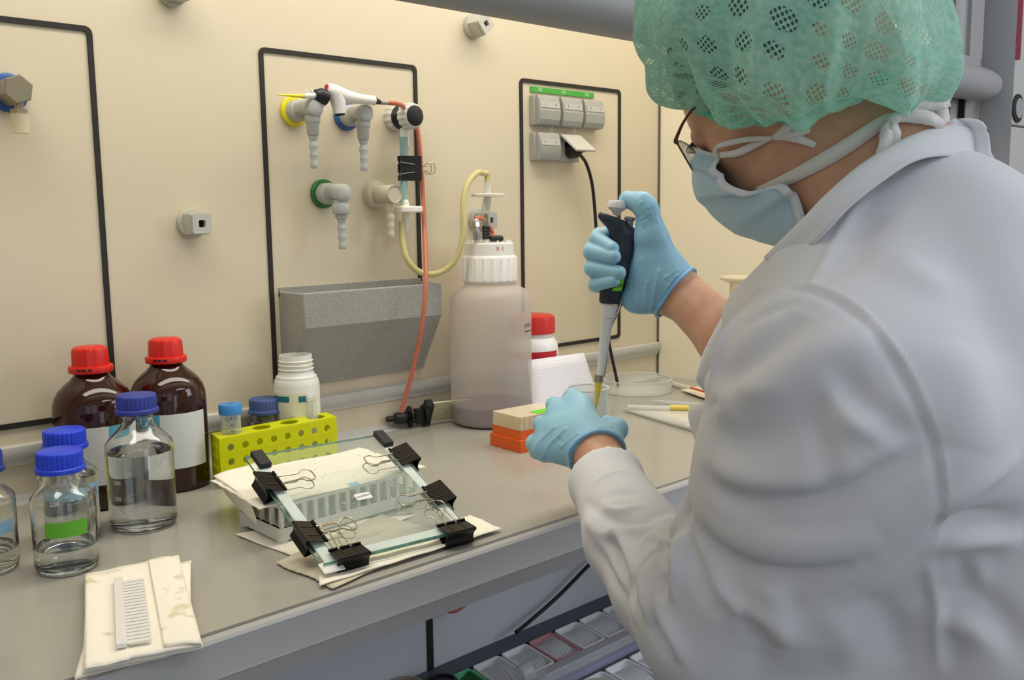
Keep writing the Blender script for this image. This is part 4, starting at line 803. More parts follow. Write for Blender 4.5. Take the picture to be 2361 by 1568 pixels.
cols = [(bgn, bgd, 'half hidden green bin at the left end of the back row'), (bgn, bgd, 'green open bin in the back row beside the white bins'), (bw, pap, 'white bin right of the green bin in the back row'), (bw, pap, 'white bin between plain white and red-edged bins, back row'), (brd, pap, 'red-edged bin in the back row'), (bw, pap, 'white bin directly right of the red-edged bin'), (bw, pap, 'white bin second right of the red-edged bin'), (bw, pap, 'white bin third right of the red-edged bin beside the elbow')]
for k, (m_, i_, l_) in enumerate(cols): bin_(l_, xs0+k*.0805, -.052, -.146, .385, m_, i_)
for k, l_ in enumerate(('front row white bin nearest the clear cup', 'front row white bin, second from the clear cup', 'front row white bin, third from the clear cup', 'front row white bin, fourth from the clear cup', 'front row white bin beside the sleeve', 'front row bin hidden mostly behind the sleeve')): bin_(l_, 1.205+k*.0805, -.208, -.314, .352, bw, pap)
def lowcyl(name, label, px, py, z, r, h, mt, cat):
    c = PZ(px, py, z); return tag(obj(name, MB().lathe([(0, z-h), (r*.9, z-h), (r, z-h*.8), (r, z-.003), (r*.95, z), (r*.8, z), (r*.78, z-.004), (0, z-.004)], 40, (V(c[0], c[1], 0), V(1, 0, 0), V(0, 1, 0), V(0, 0, 1))), mt), label, cat)
lowcyl('black_lid', 'black round lid at the bottom of the frame by the green bins', 1019, 1568, .40, .032, .17, black, 'lid')
lowcyl('beige_pot', 'beige round pot cut off by the frame next to the black lid', 935, 1580, .40, .040, .17, mat('beige_pot', (168, 156, 134), .5), 'pot')
c = PZ(1215, 1545, .40); tag(obj('clear_cup', MB().lathe([(.018, 0), (.024, .045), (.026, .047), (.024, .048), (.017, .002)], 32, frame(c-V(.02, 0, .004), unit(V(1, -.15, .1)))), ac), 'clear plastic cup lying on the rail of the organiser', 'cup')
c = PZ(1390, 1590, .372); mb = MB(); mb.lathe([(.022, 0), (.050, 0), (.050, .020), (.022, .020), (.022, 0)], 40, frame((c[0], c[1], .352))); tag(obj('tape_roll', mb, mat('masking_tape', (206, 204, 196), .6)), 'pale tape roll lying on the front bins', 'tape roll')
tag(obj('floor_cable', MB().tube([V(1.84, -.02, .83), PY(1440, 1225, -.03), PY(1363, 1298, -.03), PY(1290, 1372, -.03), PY(1222, 1432, -.035), PY(1190, 1458, -.045)], .0045, 10, 8), black), 'thin dark cable running diagonally on the wall below the worktop', 'cable')
c = PY(1048, 1412, -.05); mb = MB(); tag(obj('orange_hose_loop', MB().tube([PY(1000, 1395, -.03), PY(1040, 1409, -.03), PY(1066, 1398, -.03), PY(1090, 1370, -.03)], .005, 10, 6), hm), 'short bit of salmon hose just under the bench edge', 'hose')

mb = MB(); rn = random.Random(8)
for i in range(26):
    x, y = rn.uniform(1060, 1320), rn.uniform(1090, 1215)
    if y > 1190-(x-1060)*.05: continue
    c = PZ(x, y, T); q = rn.uniform(.0006, .0019); mb.lathe([(q, .0001), (q*.85, q*.35), (0, q*.5)], 10, (V(c[0], c[1], T), V(1, 0, 0), V(0, 1, 0), V(0, 0, 1)))
tag(obj('water_drops', mb, water), 'scattered tiny water drops on the worktop between the plates and the near sleeve', 'water drops', kind='stuff')
# ================================================================ the person (signed-distance sculpting, meshed with OpenVDB)
import openvdb
from mathutils.bvhtree import BVHTree
class Field:
    def __init__(s, lo, hi, h):
        s.lo = np.array(lo, float); s.h = h; s.n = np.ceil((np.array(hi)-s.lo)/h).astype(int)+1; s.g = np.full(s.n, .05, np.float32)
    def sub(s, lo, hi):
        a = np.clip(np.floor((lo-s.lo)/s.h).astype(int), 0, s.n); b = np.clip(np.ceil((hi-s.lo)/s.h).astype(int)+1, 0, s.n)
        sl = tuple(slice(a[i], b[i]) for i in range(3))
        ax = [(s.lo[i]+s.h*np.arange(a[i], b[i])).astype(np.float32) for i in range(3)]
        return sl, np.meshgrid(*ax, indexing='ij', sparse=True), all(b > a)
    def put(s, sl, d, k, op='u'):
        g = s.g[sl]
        if op == 'u':
            if k <= 0: s.g[sl] = np.minimum(g, d)
            else: h = np.maximum(k-np.abs(g-d), 0)/k; s.g[sl] = np.minimum(g, d)-h*h*k*.25
        else: s.g[sl] = np.maximum(g, -d)
    def cone(s, a, b, ra, rb, k=.01, op='u', sq=None):
        a = np.asarray(a, float); b = np.asarray(b, float); m = max(ra, rb)+k+4*s.h+.004
        sl, (X, Y, Z), ok = s.sub(np.minimum(a, b)-m, np.maximum(a, b)+m)
        if not ok: return s
        d = b-a; L = float(d@d)+1e-12
        t = np.clip(((X-a[0])*d[0]+(Y-a[1])*d[1]+(Z-a[2])*d[2])/L, 0, 1).astype(np.float32)
        q = np.sqrt((X-a[0]-t*d[0])**2+(Y-a[1]-t*d[1])**2+(Z-a[2]-t*d[2])**2)-(ra+(rb-ra)*t)
        s.put(sl, q.astype(np.float32), k, op); return s
    def chain(s, pts, rs, k=.01, k0=None):
        for i in range(len(pts)-1): s.cone(pts[i], pts[i+1], rs[i], rs[i+1], (k0 if (i == 0 and k0 is not None) else k))
        return s
    def ell(s, c, ax, r, k=.02, op='u'):
        c = np.asarray(c, float); m = max(r)+k+4*s.h+.004; sl, (X, Y, Z), ok = s.sub(c-m, c+m)
        if not ok: return s
        q = [((X-c[0])*a[0]+(Y-c[1])*a[1]+(Z-c[2])*a[2]) for a in ax]
        k0 = np.sqrt(sum((q[i]/r[i])**2 for i in range(3))); k1 = np.sqrt(sum((q[i]/r[i]**2)**2 for i in range(3)))+1e-6
        s.put(sl, (k0*(k0-1)/k1).astype(np.float32), k, op); return s
    def cut(s, p, n, c=None, rad=.2):
        """remove what lies on the +n side of the plane, within rad of c"""
        c = p if c is None else c; sl, (X, Y, Z), ok = s.sub(np.asarray(c)-rad, np.asarray(c)+rad)
        d = (X-p[0])*n[0]+(Y-p[1])*n[1]+(Z-p[2])*n[2]; r = rad-np.sqrt((X-c[0])**2+(Y-c[1])**2+(Z-c[2])**2)
        s.g[sl] = np.maximum(s.g[sl], np.minimum(d, r)); return s
    def mesh(s, relax=2):
        vg = openvdb.FloatGrid(3.0); vg.copyFromArray(np.clip(s.g/s.h, -3, 3).astype(np.float32))
        v, t, q = vg.convertToPolygons(isovalue=0.0, adaptivity=0.0)[:3]; v = np.array(v, float)*s.h+s.lo; q = np.array(q)
        for _ in range(relax):
            acc = np.zeros_like(v); cnt = np.zeros(len(v))
            for i in range(4):
                j = q[:, (i+1) % 4]; np.add.at(acc, q[:, i], v[j]); np.add.at(cnt, q[:, i], 1); np.add.at(acc, j, v[q[:, i]]); np.add.at(cnt, j, 1)
            v = .5*v+.5*acc/cnt[:, None]
        return v, q[:, ::-1]
def vnorm(v, q):
    n = np.cross(v[q[:, 2]]-v[q[:, 0]], v[q[:, 3]]-v[q[:, 1]]); out = np.zeros_like(v)
    for i in range(4): np.add.at(out, q[:, i], n)
    return out/(np.linalg.norm(out, axis=1)[:, None]+1e-12)
def put(name, v, q, mt, parent, inv, **k):
    mb = MB(); me = bpy.data.meshes.new(name); v = (v-inv[0])@inv[1]
    me.vertices.add(len(v)); me.vertices.foreach_set('co', v.astype(np.float32).ravel()); me.loops.add(q.size); me.loops.foreach_set('vertex_index', q.astype(np.int32).ravel())
    me.polygons.add(len(q)); me.polygons.foreach_set('loop_start', np.arange(len(q), dtype=np.int32)*4); me.update(calc_edges=True); me.validate()
    me.polygons.foreach_set('use_smooth', [True]*len(me.polygons)); me.materials.append(mt); me.update()
    o = bpy.data.objects.new(name, me); COL.objects.link(o); o.parent = parent; return o
UP = V(0, 0, 1)
# ---- skeleton
gt = math.radians(20); g_ = V(-math.sin(gt), math.cos(gt), 0); l_ = V(-math.cos(gt), -math.sin(gt), 0)        # torso facing and its left
NB = P(2030, 430, .88)
hy = math.radians(10); hp = math.radians(32); fh = V(-math.sin(hy), math.cos(hy), 0); hl = V(-math.cos(hy), -math.sin(hy), 0)
hf = fh*math.cos(hp)-UP*math.sin(hp); hu = fh*math.sin(hp)+UP*math.cos(hp)
H0 = P(1612, 300, .93)-.072*hf-.050*hl
def H(f, l, u): return H0+hf*f+hl*l+hu*u
SL = P(1925, 905, .765); SRt = NB-l_*.175-UP*.085
PEL = NB-g_*.20-UP*.54
EL = P(1655, 1435, .87); WL = P(1395, 1082, 1.165)
ER = P(1900, 985, 1.11); WR = P(1560, 668, 1.25)
KL = PEL+g_*.36+l_*.12-UP*.17; KR = PEL+g_*.38-l_*.12-UP*.17
AL = V(KL[0]+.02, KL[1]-.05, .11); AR = V(KR[0]+.0, KR[1]-.05, .11)
per = thing('person', 'person in white coat, green bouffant cap, face mask and blue gloves, pipetting', 'person', (PEL[0], PEL[1], 0))
INV = (np.array(per.location), np.eye(3))
# ---- hands
def right_hand(F, e):
    C = lambda a, b, ra, rb, k=.006: F.cone(P(*a), P(*b), ra+e, rb+e, k)
    C((1572, 680, 1.25), (1535, 650, 1.25), .0300, .0310, .01); C((1545, 655, 1.25), (1500, 610, 1.25), .030, .027, .012)
    C((1545, 690, 1.252), (1462, 688, 1.250), .0215, .0170, .014); C((1540, 640, 1.245), (1500, 548, 1.238), .0290, .0205, .012)
    C((1494, 560, 1.242), (1476, 692, 1.246), .0150, .0155, .012); C((1525, 640, 1.25), (1480, 640, 1.252), .028, .020, .012)
    for y in (548, 582, 620, 657): C((1500, 620+(y-605)*.4, 1.262), (1448, y, 1.286), .019, .0135, .012)
    C((1503, 545, 1.236), (1491, 482, 1.228), .0195, .0142, .01); C((1491, 482, 1.228), (1480, 469, 1.230), .0142, .0136, .006); C((1480, 469, 1.230), (1447, 460, 1.240), .0136, .0110, .006)
    for m_, p, dd, t, r in (((1448, 538, 1.286), (1382, 543, 1.262), (1377, 552, 1.236), (1412, 573, 1.214), .0102), ((1448, 580, 1.288), (1365, 577, 1.260), (1364, 581, 1.233), (1415, 592, 1.211), .0108),
                         ((1450, 620, 1.288), (1366, 617, 1.260), (1366, 619, 1.233), (1427, 629, 1.211), .0106), ((1448, 658, 1.284), (1374, 657, 1.258), (1374, 655, 1.235), (1415, 647, 1.214), .0094)):
        F.chain([P(*m_), P(*p), P(*dd), P(*t)], [r+.002+e, r+.0004+e, r-.0002+e, r*.84+e], .0012, .008)
def left_hand(F, e):
    C = lambda a, b, ra, rb, k=.012: F.cone(P(*a), P(*b), ra+e, rb+e, k)
    C((1400, 1088, 1.155), (1375, 1045, 1.185), .0275, .0290)
    mc = [((1262, 1032, 1.240), .0175), ((1270, 998, 1.256), .0190), ((1292, 962, 1.266), .0195), ((1330, 938, 1.268), .0190)]
    for (m_, r) in mc: C((1372, 1040, 1.19), m_, .0265, r, .014)
    C((1350, 1010, 1.21), (1290, 1000, 1.245), .027, .022)
    C((1385, 1030, 1.19), (1420, 990, 1.225), .020, .0145); C((1420, 990, 1.225), (1422, 985, 1.262), .0145, .0120, .005); C((1422, 985, 1.262), (1398, 975, 1.290), .0120, .0100, .004)
    for (m_, r), p, dd, t in zip(mc, ((1232, 1022, 1.268), (1248, 978, 1.288), (1278, 934, 1.300), (1318, 915, 1.302)), ((1238, 1040, 1.292), (1262, 990, 1.312), (1300, 950, 1.326), (1338, 926, 1.328)), ((1256, 1052, 1.300), (1286, 1000, 1.326), (1325, 966, 1.338), (1360, 945, 1.340))):
        F.chain([P(*m_), P(*p), P(*dd), P(*t)], [r*.8+e, .0108+e, .0100+e, .0088+e], .004, .010)
# ---- body: head, neck, torso, arms, hands, legs in one surface
F = Field((.10, -1.45, .04), (1.25, -.15, 1.62), .0032)
hax = (hf, hl, hu)
F.ell(H(-.012, 0, .045), hax, (.100, .077, .088), .02); F.ell(H(.030, 0, -.028), hax, (.060, .060, .088), .03); F.ell(H(.028, 0, -.078), hax, (.055, .047, .036), .02)
for s_ in (1, -1):
    F.cone(H(-.002, s_*.052, -.060), H(.062, s_*.012, -.098), .020, .014, .025); F.cone(H(.052, s_*.042, -.028), H(.020, s_*.062, -.020), .016, .012, .02)
    F.cone(H(.078, s_*.012, .016), H(.066, s_*.042, .018), .011, .010, .014); F.ell(H(.078, s_*.032, -.001), hax, (.0125, .0125, .0125), .004)
    F.ell(H(-.012, s_*.074, -.006), hax, (.017, .009, .030), .006); F.cone(H(-.006, s_*.073, -.028), H(-.004, s_*.073, -.036), .008, .007, .005)
F.cone(H(.084, 0, .004), H(.108, 0, -.040), .0075, .0125, .012); F.cone(H(.092, .008, -.046), H(.092, -.008, -.046), .009, .009, .008); F.cone(H(.082, .018, -.072), H(.082, -.018, -.072), .008, .008, .01); F.cone(H(.070, .008, -.098), H(.070, -.008, -.098), .014, .014, .015)
F.cone(H(-.035, 0, -.025), NB+UP*.0, .058, .060, .03); F.cone(H(-.06, 0, .0), NB-g_*.025+UP*.01, .048, .052, .03); F.cone(H(.018, 0, -.085), NB+g_*.035, .040, .050, .03)
F.cone(NB-UP*.10, SL+UP*.01, .050, .050, .05); F.cone(NB-UP*.10, SRt-UP*.02, .050, .050, .05)
tax = (g_, l_, UP)
F.ell(NB-UP*.25-g_*.06, tax, (.100, .150, .18), .05); F.ell(NB-UP*.40-g_*.13, tax, (.11, .145, .18), .05); F.ell(PEL, tax, (.12, .165, .12), .05)
F.chain([SL, P(1790, 1290, .83), EL, P(1552, 1352, .945), P(1462, 1240, 1.02), P(1410, 1130, 1.115), WL], [.050, .045, .042, .038, .033, .0285, .0275], .012, .03); F.chain([SRt, ER, ER*.4+WR*.6, WR], [.050, .042, .037, .030], .02, .03)
F.chain([PEL+l_*.09, KL, AL], [.085, .058, .040], .03, .04); F.chain([PEL-l_*.09, KR, AR], [.085, .058, .040], .03, .04)
left_hand(F, -.0016); right_hand(F, -.0016)
bv, bq = F.mesh(2)
skin = mat('skin', (222, 170, 138), .45, sss=.18, noise=.16, nscale=55, bump=.12, bscale=500, bdist=.0006)
body = put('body', bv, bq, skin, per, INV)
BT = BVHTree.FromPolygons([tuple(p) for p in bv], [tuple(int(i) for i in q) for q in bq])
def surf(x, y, off=.003, tree=None, dflt=.9):
    d = Vector(ray(x, y)); L = d.length; hit = (tree or BT).ray_cast(Vector(CAMP), d.normalized())
    if hit[0] is None: return P(x, y, dflt)
    return np.array(hit[0])-ray(x, y)/L*off
# ---- gloves
glove_m = mat('blue_nitrile', (148, 198, 220), .42, sss=.08, bump=.25, bscale=70, bdist=.0018)
def glove(name, lab, fn, lo, hi, cutp, cutn, c0, folds, roll_r):
    G = Field(lo, hi, .0013); fn(G, .0003)
    G.cut(cutp, cutn, cutp, .075); v, q = G.mesh(1); n = vnorm(v, q)
    for pts, A, wd in folds:
        P3 = [surf(x, y, 0, c0) for x, y in pts]; d = np.full(len(v), 9.)
        for a, b in zip(P3[:-1], P3[1:]):
            e = b-a; t = np.clip(((v-a)@e)/(e@e+1e-9), 0, 1); d = np.minimum(d, np.linalg.norm(v-a-t[:, None]*e, axis=1))
        v = v+n*(A*np.exp(-(d/wd)**2))[:, None]
    o = put(name, v, q, glove_m, per, INV); o['label'] = lab
    # rolled rim where the glove ends
    sel = v[np.abs((v-cutp)@cutn) < .0018]; sel = sel[np.linalg.norm(sel-cutp, axis=1) < .06]; c = sel.mean(0); ex = unit(np.cross(cutn, UP)); ey = np.cross(cutn, ex)
    an = np.arctan2((sel-c)@ey, (sel-c)@ex); rr = np.linalg.norm(sel-c, axis=1); ring = []
    for k in range(40):
        a = -math.pi+2*math.pi*k/40; m_ = np.abs((an-a+math.pi) % (2*math.pi)-math.pi) < .12; r = rr[m_].max()+.0008 if m_.any() else rr.mean(); ring.append(c+(ex*math.cos(a)+ey*math.sin(a))*r+cutn*.0004*math.sin(5*a))
    obj('rolled_rim', MB().tube(ring, roll_r, 8, closed=True), mat('blue_nitrile_rim', (132, 188, 230), .4), o, local=False) if False else None
    mb = MB().tube(ring, roll_r, 8, closed=True); ro = obj('rolled_rim', mb, mat('blue_nitrile_rim', (132, 188, 230), .4), per); ro.parent = o
    return o
ar = unit(ER-WR); cR = P(1556, 680, 1.25); nR = unit(P(1600, 730, 1.23)-P(1540, 648, 1.25)); nR = unit(ar*.55+unit(P(1640, 735, 1.25)-P(1556, 680, 1.25))*.45)
def tree_of(fn, lo, hi):
    G = Field(lo, hi, .003); fn(G, 0); v, q = G.mesh(1); return BVHTree.FromPolygons([tuple(p) for p in v], [tuple(int(i) for i in x) for x in q])
pR = [P(x, y, d) for x, y in ((1320, 430), (1640, 430), (1320, 760), (1640, 760)) for d in (1.14, 1.34)]; loR, hiR = np.min(pR, 0), np.max(pR, 0)
pL = [P(x, y, d) for x, y in ((1190, 880), (1480, 880), (1190, 1130), (1480, 1130)) for d in (1.08, 1.38)]; loL, hiL = np.min(pL, 0), np.max(pL, 0)
tR = tree_of(right_hand, loR, hiR); tL = tree_of(left_hand, loL, hiL)
FR_ = [([(1462, 700), (1468, 640), (1476, 600)], -.0012, .0022), ([(1482, 705), (1492, 650)], -.0013, .0020), ([(1500, 712), (1515, 650), (1520, 625)], -.0016, .0022), ([(1516, 715), (1540, 660), (1560, 635)], -.0018, .0024), ([(1445, 705), (1455, 660)], -.0010, .002),
       ([(1535, 640), (1562, 622)], -.0015, .002), ([(1478, 505), (1500, 490)], -.0012, .0018), ([(1482, 515), (1506, 500)], -.0012, .0016), ([(1470, 492), (1496, 478)], -.001, .0015), ([(1484, 530), (1512, 515)], .0008, .002), ([(1463, 488), (1480, 466)], -.0011, .0018), ([(1525, 700), (1552, 650)], .0014, .002)]
FL_ = [([(1232, 1040), (1252, 1010), (1280, 985)], -.0016, .0028), ([(1250, 1058), (1272, 1020), (1305, 990)], -.0018, .0028), ([(1272, 1072), (1296, 1030), (1335, 1000)], -.0018, .0026), ([(1296, 1082), (1318, 1040), (1360, 1010)], -.0018, .0026), ([(1318, 1080), (1345, 1035), (1390, 1012)], -.0016, .0024), ([(1300, 960), (1330, 945)], -.001, .003), ([(1330, 1015), (1375, 990), (1410, 985)], -.0013, .0026), ([(1262, 1066), (1290, 1015)], .0012, .003)]
glove('glove', 'blue glove gripping the pipette', right_hand, loR, hiR, cR, nR, tR, FR_, .0022)
cLp = P(1384, 1050, 1.18); nL = unit(P(1425, 1130, 1.10)-P(1375, 1030, 1.19))
glove('glove', 'blue glove holding the small beaker', left_hand, loL, hiL, cLp, nL, tL, FL_, .0022)
# ---- coat
coat_m = mat('white_cotton', (226, 226, 228), .85, bump=.12, bscale=900, bdist=.0004)
K = Field((.12, -1.40, .42), (1.22, -.30, 1.50), .0036)
K.ell(NB-UP*.21-g_*.055, tax, (.135, .180, .205), .06); K.ell(NB-UP*.42-g_*.14, tax, (.150, .178, .20), .06); K.ell(PEL+UP*.02, tax, (.165, .20, .17), .06); K.ell(PEL-UP*.10+g_*.04, tax, (.20, .205, .20), .06)
K.cone(NB-UP*.055-g_*.03, SL-UP*.005+l_*0, .070, .078, .05); K.cone(NB-UP*.055-g_*.03, SRt, .070, .075, .05)
K.ell(NB-UP*.050-g_*.048, tax, (.086, .105, .066), .05); K.cone(NB-UP*.12-g_*.10, SL-UP*.03-g_*.05, .075, .07, .06)
K.chain([P(*a) for a in ((1930, 908, .775), (1872, 1110, .80), (1790, 1290, .83), (1665, 1425, .87), (1552, 1352, .945), (1462, 1240, 1.02), (1396, 1107, 1.135), (1371, 1045, 1.18))], [.0900, .0940, .0860, .0780, .0610, .0510, .0410, .0385], .018, .05)
K.chain([P(*a) for a in ((1600, 742, 1.215), (1660, 795, 1.195), (1760, 880, 1.16), (1880, 985, 1.10))]+[SRt], [.0480, .0490, .056, .070, .080], .025, .03)
K.chain([P(*a) for a in ((1770, 840, 1.04), (1735, 1000, 1.0), (1745, 1130, .97))], [.052, .046, .046], .03, .04)
K.cone(P(1800, 760, .92), P(1950, 700, .84), .055, .07, .05)
nSL = unit(P(1372, 1040, 1.18)-P(1400, 1105, 1.13)); cSL = P(1396, 1096, 1.14); K.cut(cSL, nSL, cSL, .085)
nSR = unit(P(1556, 745, 1.215)-P(1648, 779, 1.20)); cSR = P(1648, 779, 1.20); K.cut(cSR, nSR, cSR, .10)
K.cone(P(1371, 1045, 1.18), P(1402, 1118, 1.127), .0335, .0330, 0, 'd'); K.cone(P(1600, 742, 1.215), P(1740, 865, 1.165), .0445, .047, 0, 'd')
K.cone(P(1960, 1500, .90), P(2050, 1250, .88), .10, .10, .05); K.cone(P(1880, 1640, .92), P(1960, 1480, .90), .09, .10, .05)
K.cut(V(0, 0, .50), V(0, 0, -1), V(.85, -1.0, .45), .6)
cv, cq = K.mesh(3); CT = BVHTree.FromPolygons([tuple(p) for p in cv], [tuple(int(i) for i in q) for q in cq]); cn_ = vnorm(cv, cq)
def crease(pts, A, wd, smooth=6):
    """fold laid on the cloth along the given line; A > 0 ridge, A < 0 groove"""
    global cv
    q = spline([surf(x, y, 0, CT) for x, y in pts], smooth); d = np.full(len(cv), 9.); tt = np.zeros(len(cv))
    near = np.linalg.norm(cv-np.mean(q, 0), axis=1) < max(np.linalg.norm(np.array(q)-np.mean(q, 0), axis=1))+.08; idx = np.where(near)[0]; vv = cv[idx]; dd = np.full(len(idx), 9.); tl = np.zeros(len(idx))
    for i, (a, b) in enumerate(zip(q[:-1], q[1:])):
        e = b-a; t = np.clip(((vv-a)@e)/(e@e+1e-9), 0, 1); ds = np.linalg.norm(vv-a-t[:, None]*e, axis=1); m_ = ds < dd; dd[m_] = ds[m_]; tl[m_] = (i+t[m_])/(len(q)-1)
    env = np.sin(np.pi*np.clip(tl, .02, .98))**.5
    cv[idx] += cn_[idx]*(A*1.35*env*np.exp(-(dd/(wd*.85))**2))[:, None]
FOLDS = [
 # big drapes of the upper sleeve
 ([(1640, 1105), (1700, 1148), (1800, 1160), (1930, 1145), (2060, 1085), (2150, 1030)], .009, .012), ([(1650, 1075), (1720, 1110), (1850, 1118), (2000, 1060)], -.006, .020),
 ([(1590, 1200), (1650, 1270), (1740, 1320), (1860, 1325), (1980, 1290)], .008, .012), ([(1640, 1215), (1740, 1260), (1880, 1262), (2030, 1210)], -.006, .022),
 ([(1640, 900), (1700, 850), (1790, 780), (1850, 720)], .006, .018), ([(1700, 930), (1800, 860), (1930, 800), (2030, 800)], -.006, .022), ([(1655, 985), (1700, 1020), (1790, 1000), (1900, 930), (2020, 870)], .005, .02),
 ([(1900, 880), (1960, 960), (2060, 1030)], -.005, .012), ([(1930, 860), (2000, 940), (2110, 1000)], .005, .014), ([(1640, 820), (1660, 900), (1650, 960)], -.004, .014),
 ([(1870, 960), (1900, 1060), (1905, 1130)], .004, .012), ([(1990, 1050), (2050, 1010), (2140, 990)], .004, .012),
 ([(1680, 1380), (1760, 1430), (1830, 1480)], -.005, .014), ([(1620, 1250), (1700, 1380), (1720, 1500)], .005, .018), ([(1760, 1340), (1800, 1420), (1790, 1500)], -.004, .014), ([(1850, 1360), (1780, 1450), (1740, 1540)], .004, .012),
 # forearm of the near sleeve
 ([(1352, 1160), (1410, 1195), (1480, 1200), (1545, 1180)], .006, .009), ([(1350, 1200), (1400, 1235), (1460, 1225), (1530, 1222)], -.005, .009), ([(1380, 1150), (1440, 1130), (1480, 1140)], .003, .010), ([(1375, 1215), (1415, 1265), (1440, 1330)], .006, .008), ([(1410, 1205), (1445, 1270), (1465, 1340)], -.006, .008),
 ([(1560, 1225), (1510, 1270), (1468, 1330), (1462, 1390)], .007, .008), ([(1556, 1200), (1545, 1290), (1540, 1360)], .008, .008), ([(1575, 1215), (1568, 1300), (1560, 1390)], -.007, .009), ([(1500, 1300), (1490, 1370), (1510, 1450)], -.006, .009), ([(1480, 1360), (1510, 1440), (1560, 1520)], .006, .009), ([(1525, 1370), (1545, 1450), (1580, 1530)], -.005, .010), ([(1360, 1260), (1400, 1320), (1450, 1400)], .004, .010),
 ([(1590, 1160), (1575, 1210), (1600, 1300), (1640, 1400)], .006, .010),
 # back and side panel
 ([(2175, 1225), (2260, 1205), (2350, 1200)], .008, .012), ([(2180, 1180), (2260, 1120), (2350, 1040)], -.005, .010), ([(2170, 1262), (2260, 1245), (2355, 1250)], -.007, .014), ([(2140, 1300), (2160, 1400), (2165, 1540)], -.005, .006), ([(2160, 1380), (2240, 1385), (2310, 1430), (2350, 1500)], .008, .014), ([(2170, 1440), (2240, 1440), (2290, 1500)], -.007, .016), ([(2220, 1290), (2230, 1360)], .004, .010), ([(2250, 1290), (2262, 1360)], -.004, .010), ([(2200, 1450), (2190, 1540)], .004, .010),
 ([(2060, 600), (2120, 640), (2200, 660)], -.004, .02), ([(2020, 480), (1980, 560), (1960, 620)], .004, .018), ([(2150, 480), (2250, 640), (2330, 860)], .004, .03), ([(2200, 780), (2230, 900), (2210, 1040)], -.005, .03), ([(1900, 1400), (1950, 1480), (1960, 1550)], -.004, .016), ([(1990, 1360), (2050, 1440), (2080, 1540)], .004, .014)]
FOLDS += [([(1694, 702), (1668, 790), (1648, 872)], -.0016, .0030), ([(1724, 706), (1672, 790), (1646, 880)], -.005, .006), ([(1380, 1170), (1430, 1178), (1490, 1165)], -.003, .005), ([(1395, 1290), (1425, 1350), (1470, 1430)], -.003, .006), ([(1640, 1330), (1690, 1400), (1700, 1470)], -.004, .008), ([(1700, 760), (1760, 720), (1830, 700)], .003, .008), ([(1690, 880), (1760, 900), (1830, 880)], -.003, .010), ([(1740, 1200), (1840, 1215), (1960, 1185)], .003, .009), ([(1480, 1250), (1520, 1240), (1560, 1260)], -.004, .006)]
for f_ in FOLDS: crease(*f_)
SEAM = [(1655, 800), (1668, 745), (1735, 680), (1860, 665), (1960, 715), (2060, 830), (2130, 960), (2168, 1100), (2160, 1225), (2060, 1300), (1960, 1345)]
crease(SEAM, .0030, .0055); crease([(x+11, y-5) for x, y in SEAM], -.0022, .0042)
crease([(1862, 664), (1900, 600), (1960, 500), (2010, 430)], -.003, .005); crease([(1357, 1128), (1400, 1096), (1462, 1092)], -.0015, .003)
# fine overall cloth unevenness
ph = np.random.rand(12)*6.28; w1 = np.zeros(len(cv))
for i in range(12):
    kv = np.random.randn(3); kv *= (18+60*np.random.rand())/np.linalg.norm(kv); w1 += np.sin(cv@kv+ph[i])*.00055
cv = cv+cn_*w1[:, None]
put('lab_coat', cv, cq, coat_m, per, INV)['label'] = 'white lab coat'
CT = BVHTree.FromPolygons([tuple(p) for p in cv], [tuple(int(i) for i in q) for q in cq])
# collar: turned-down strip round the neck
def ring_pt(a, r1, r2, dz, c0=None):
    c0 = NB if c0 is None else c0; return c0+g_*r1*math.cos(a)+l_*r2*math.sin(a)+UP*dz
def collar(side):
    ctl = [ # back centre -> front tip : (upper, lower) given for the left half as (px,py,depth)
     ((2192, 283, .865), (2254, 366, .835)), ((2130, 312, .842), (2185, 358, .800)), ((2060, 356, .815), (2110, 370, .780)), ((1985, 402, .800), (2030, 420, .768)), ((1910, 470, .800), (1955, 480, .765)), ((1850, 530, .815), (1893, 545, .775)), ((1775, 598, .845), (1797, 632, .825))]
    U_ = spline([P(*a) for a, b in ctl], 6); D_ = spline([P(*b) for a, b in ctl], 6); return U_, D_
U1, D1 = collar(1)
def mir(p): # reflect through the body's median plane at the neck
    d = p-NB; return p-2*l_*(d@l_)
def over(i, t, U_, D_):
    a, b = U_[i], D_[i]; n = unit(np.cross(b-a, U_[min(i+1, len(U_)-1)]-U_[max(i-1, 0)])); 
    if (n@(a-NB)) < 0: n = -n
    return a+(b-a)*t+n*.010*math.sin(math.pi*min(1, t*1.15))+UP*.003*math.sin(math.pi*t)
mb = MB(); N_ = len(U1); mb.grid(lambda u, v: over(int(round(u*(N_-1))), v, U1, D1), N_, 9); 
U2 = [mir(p) for p in U1]; D2 = [mir(p) for p in D1]; mb.grid(lambda u, v: over(int(round(u*(N_-1))), v, U2, D2), N_, 9)
# inner stand of the collar
mb.grid(lambda u, v: U1[int(round(u*(N_-1)))]*(1-v)+(NB+(U1[int(round(u*(N_-1)))]-NB)*.86-UP*.045)*v, N_, 5)
mb.grid(lambda u, v: U2[int(round(u*(N_-1)))]*(1-v)+(NB+(U2[int(round(u*(N_-1)))]-NB)*.86-UP*.045)*v, N_, 5)
def bridge(p, q, u): return p*(1-u)+q*u-g_*.012*math.sin(math.pi*u)
mb.grid(lambda u, v: bridge(over(0, v, U1, D1), over(0, v, U2, D2), u), 9, 9); mb.grid(lambda u, v: bridge(U1[0]*(1-v)+(NB+(U1[0]-NB)*.86-UP*.045)*v, U2[0]*(1-v)+(NB+(U2[0]-NB)*.86-UP*.045)*v, u), 9, 5)
obj('collar', mb, coat_m, per, solid=.0022, smooth=80)
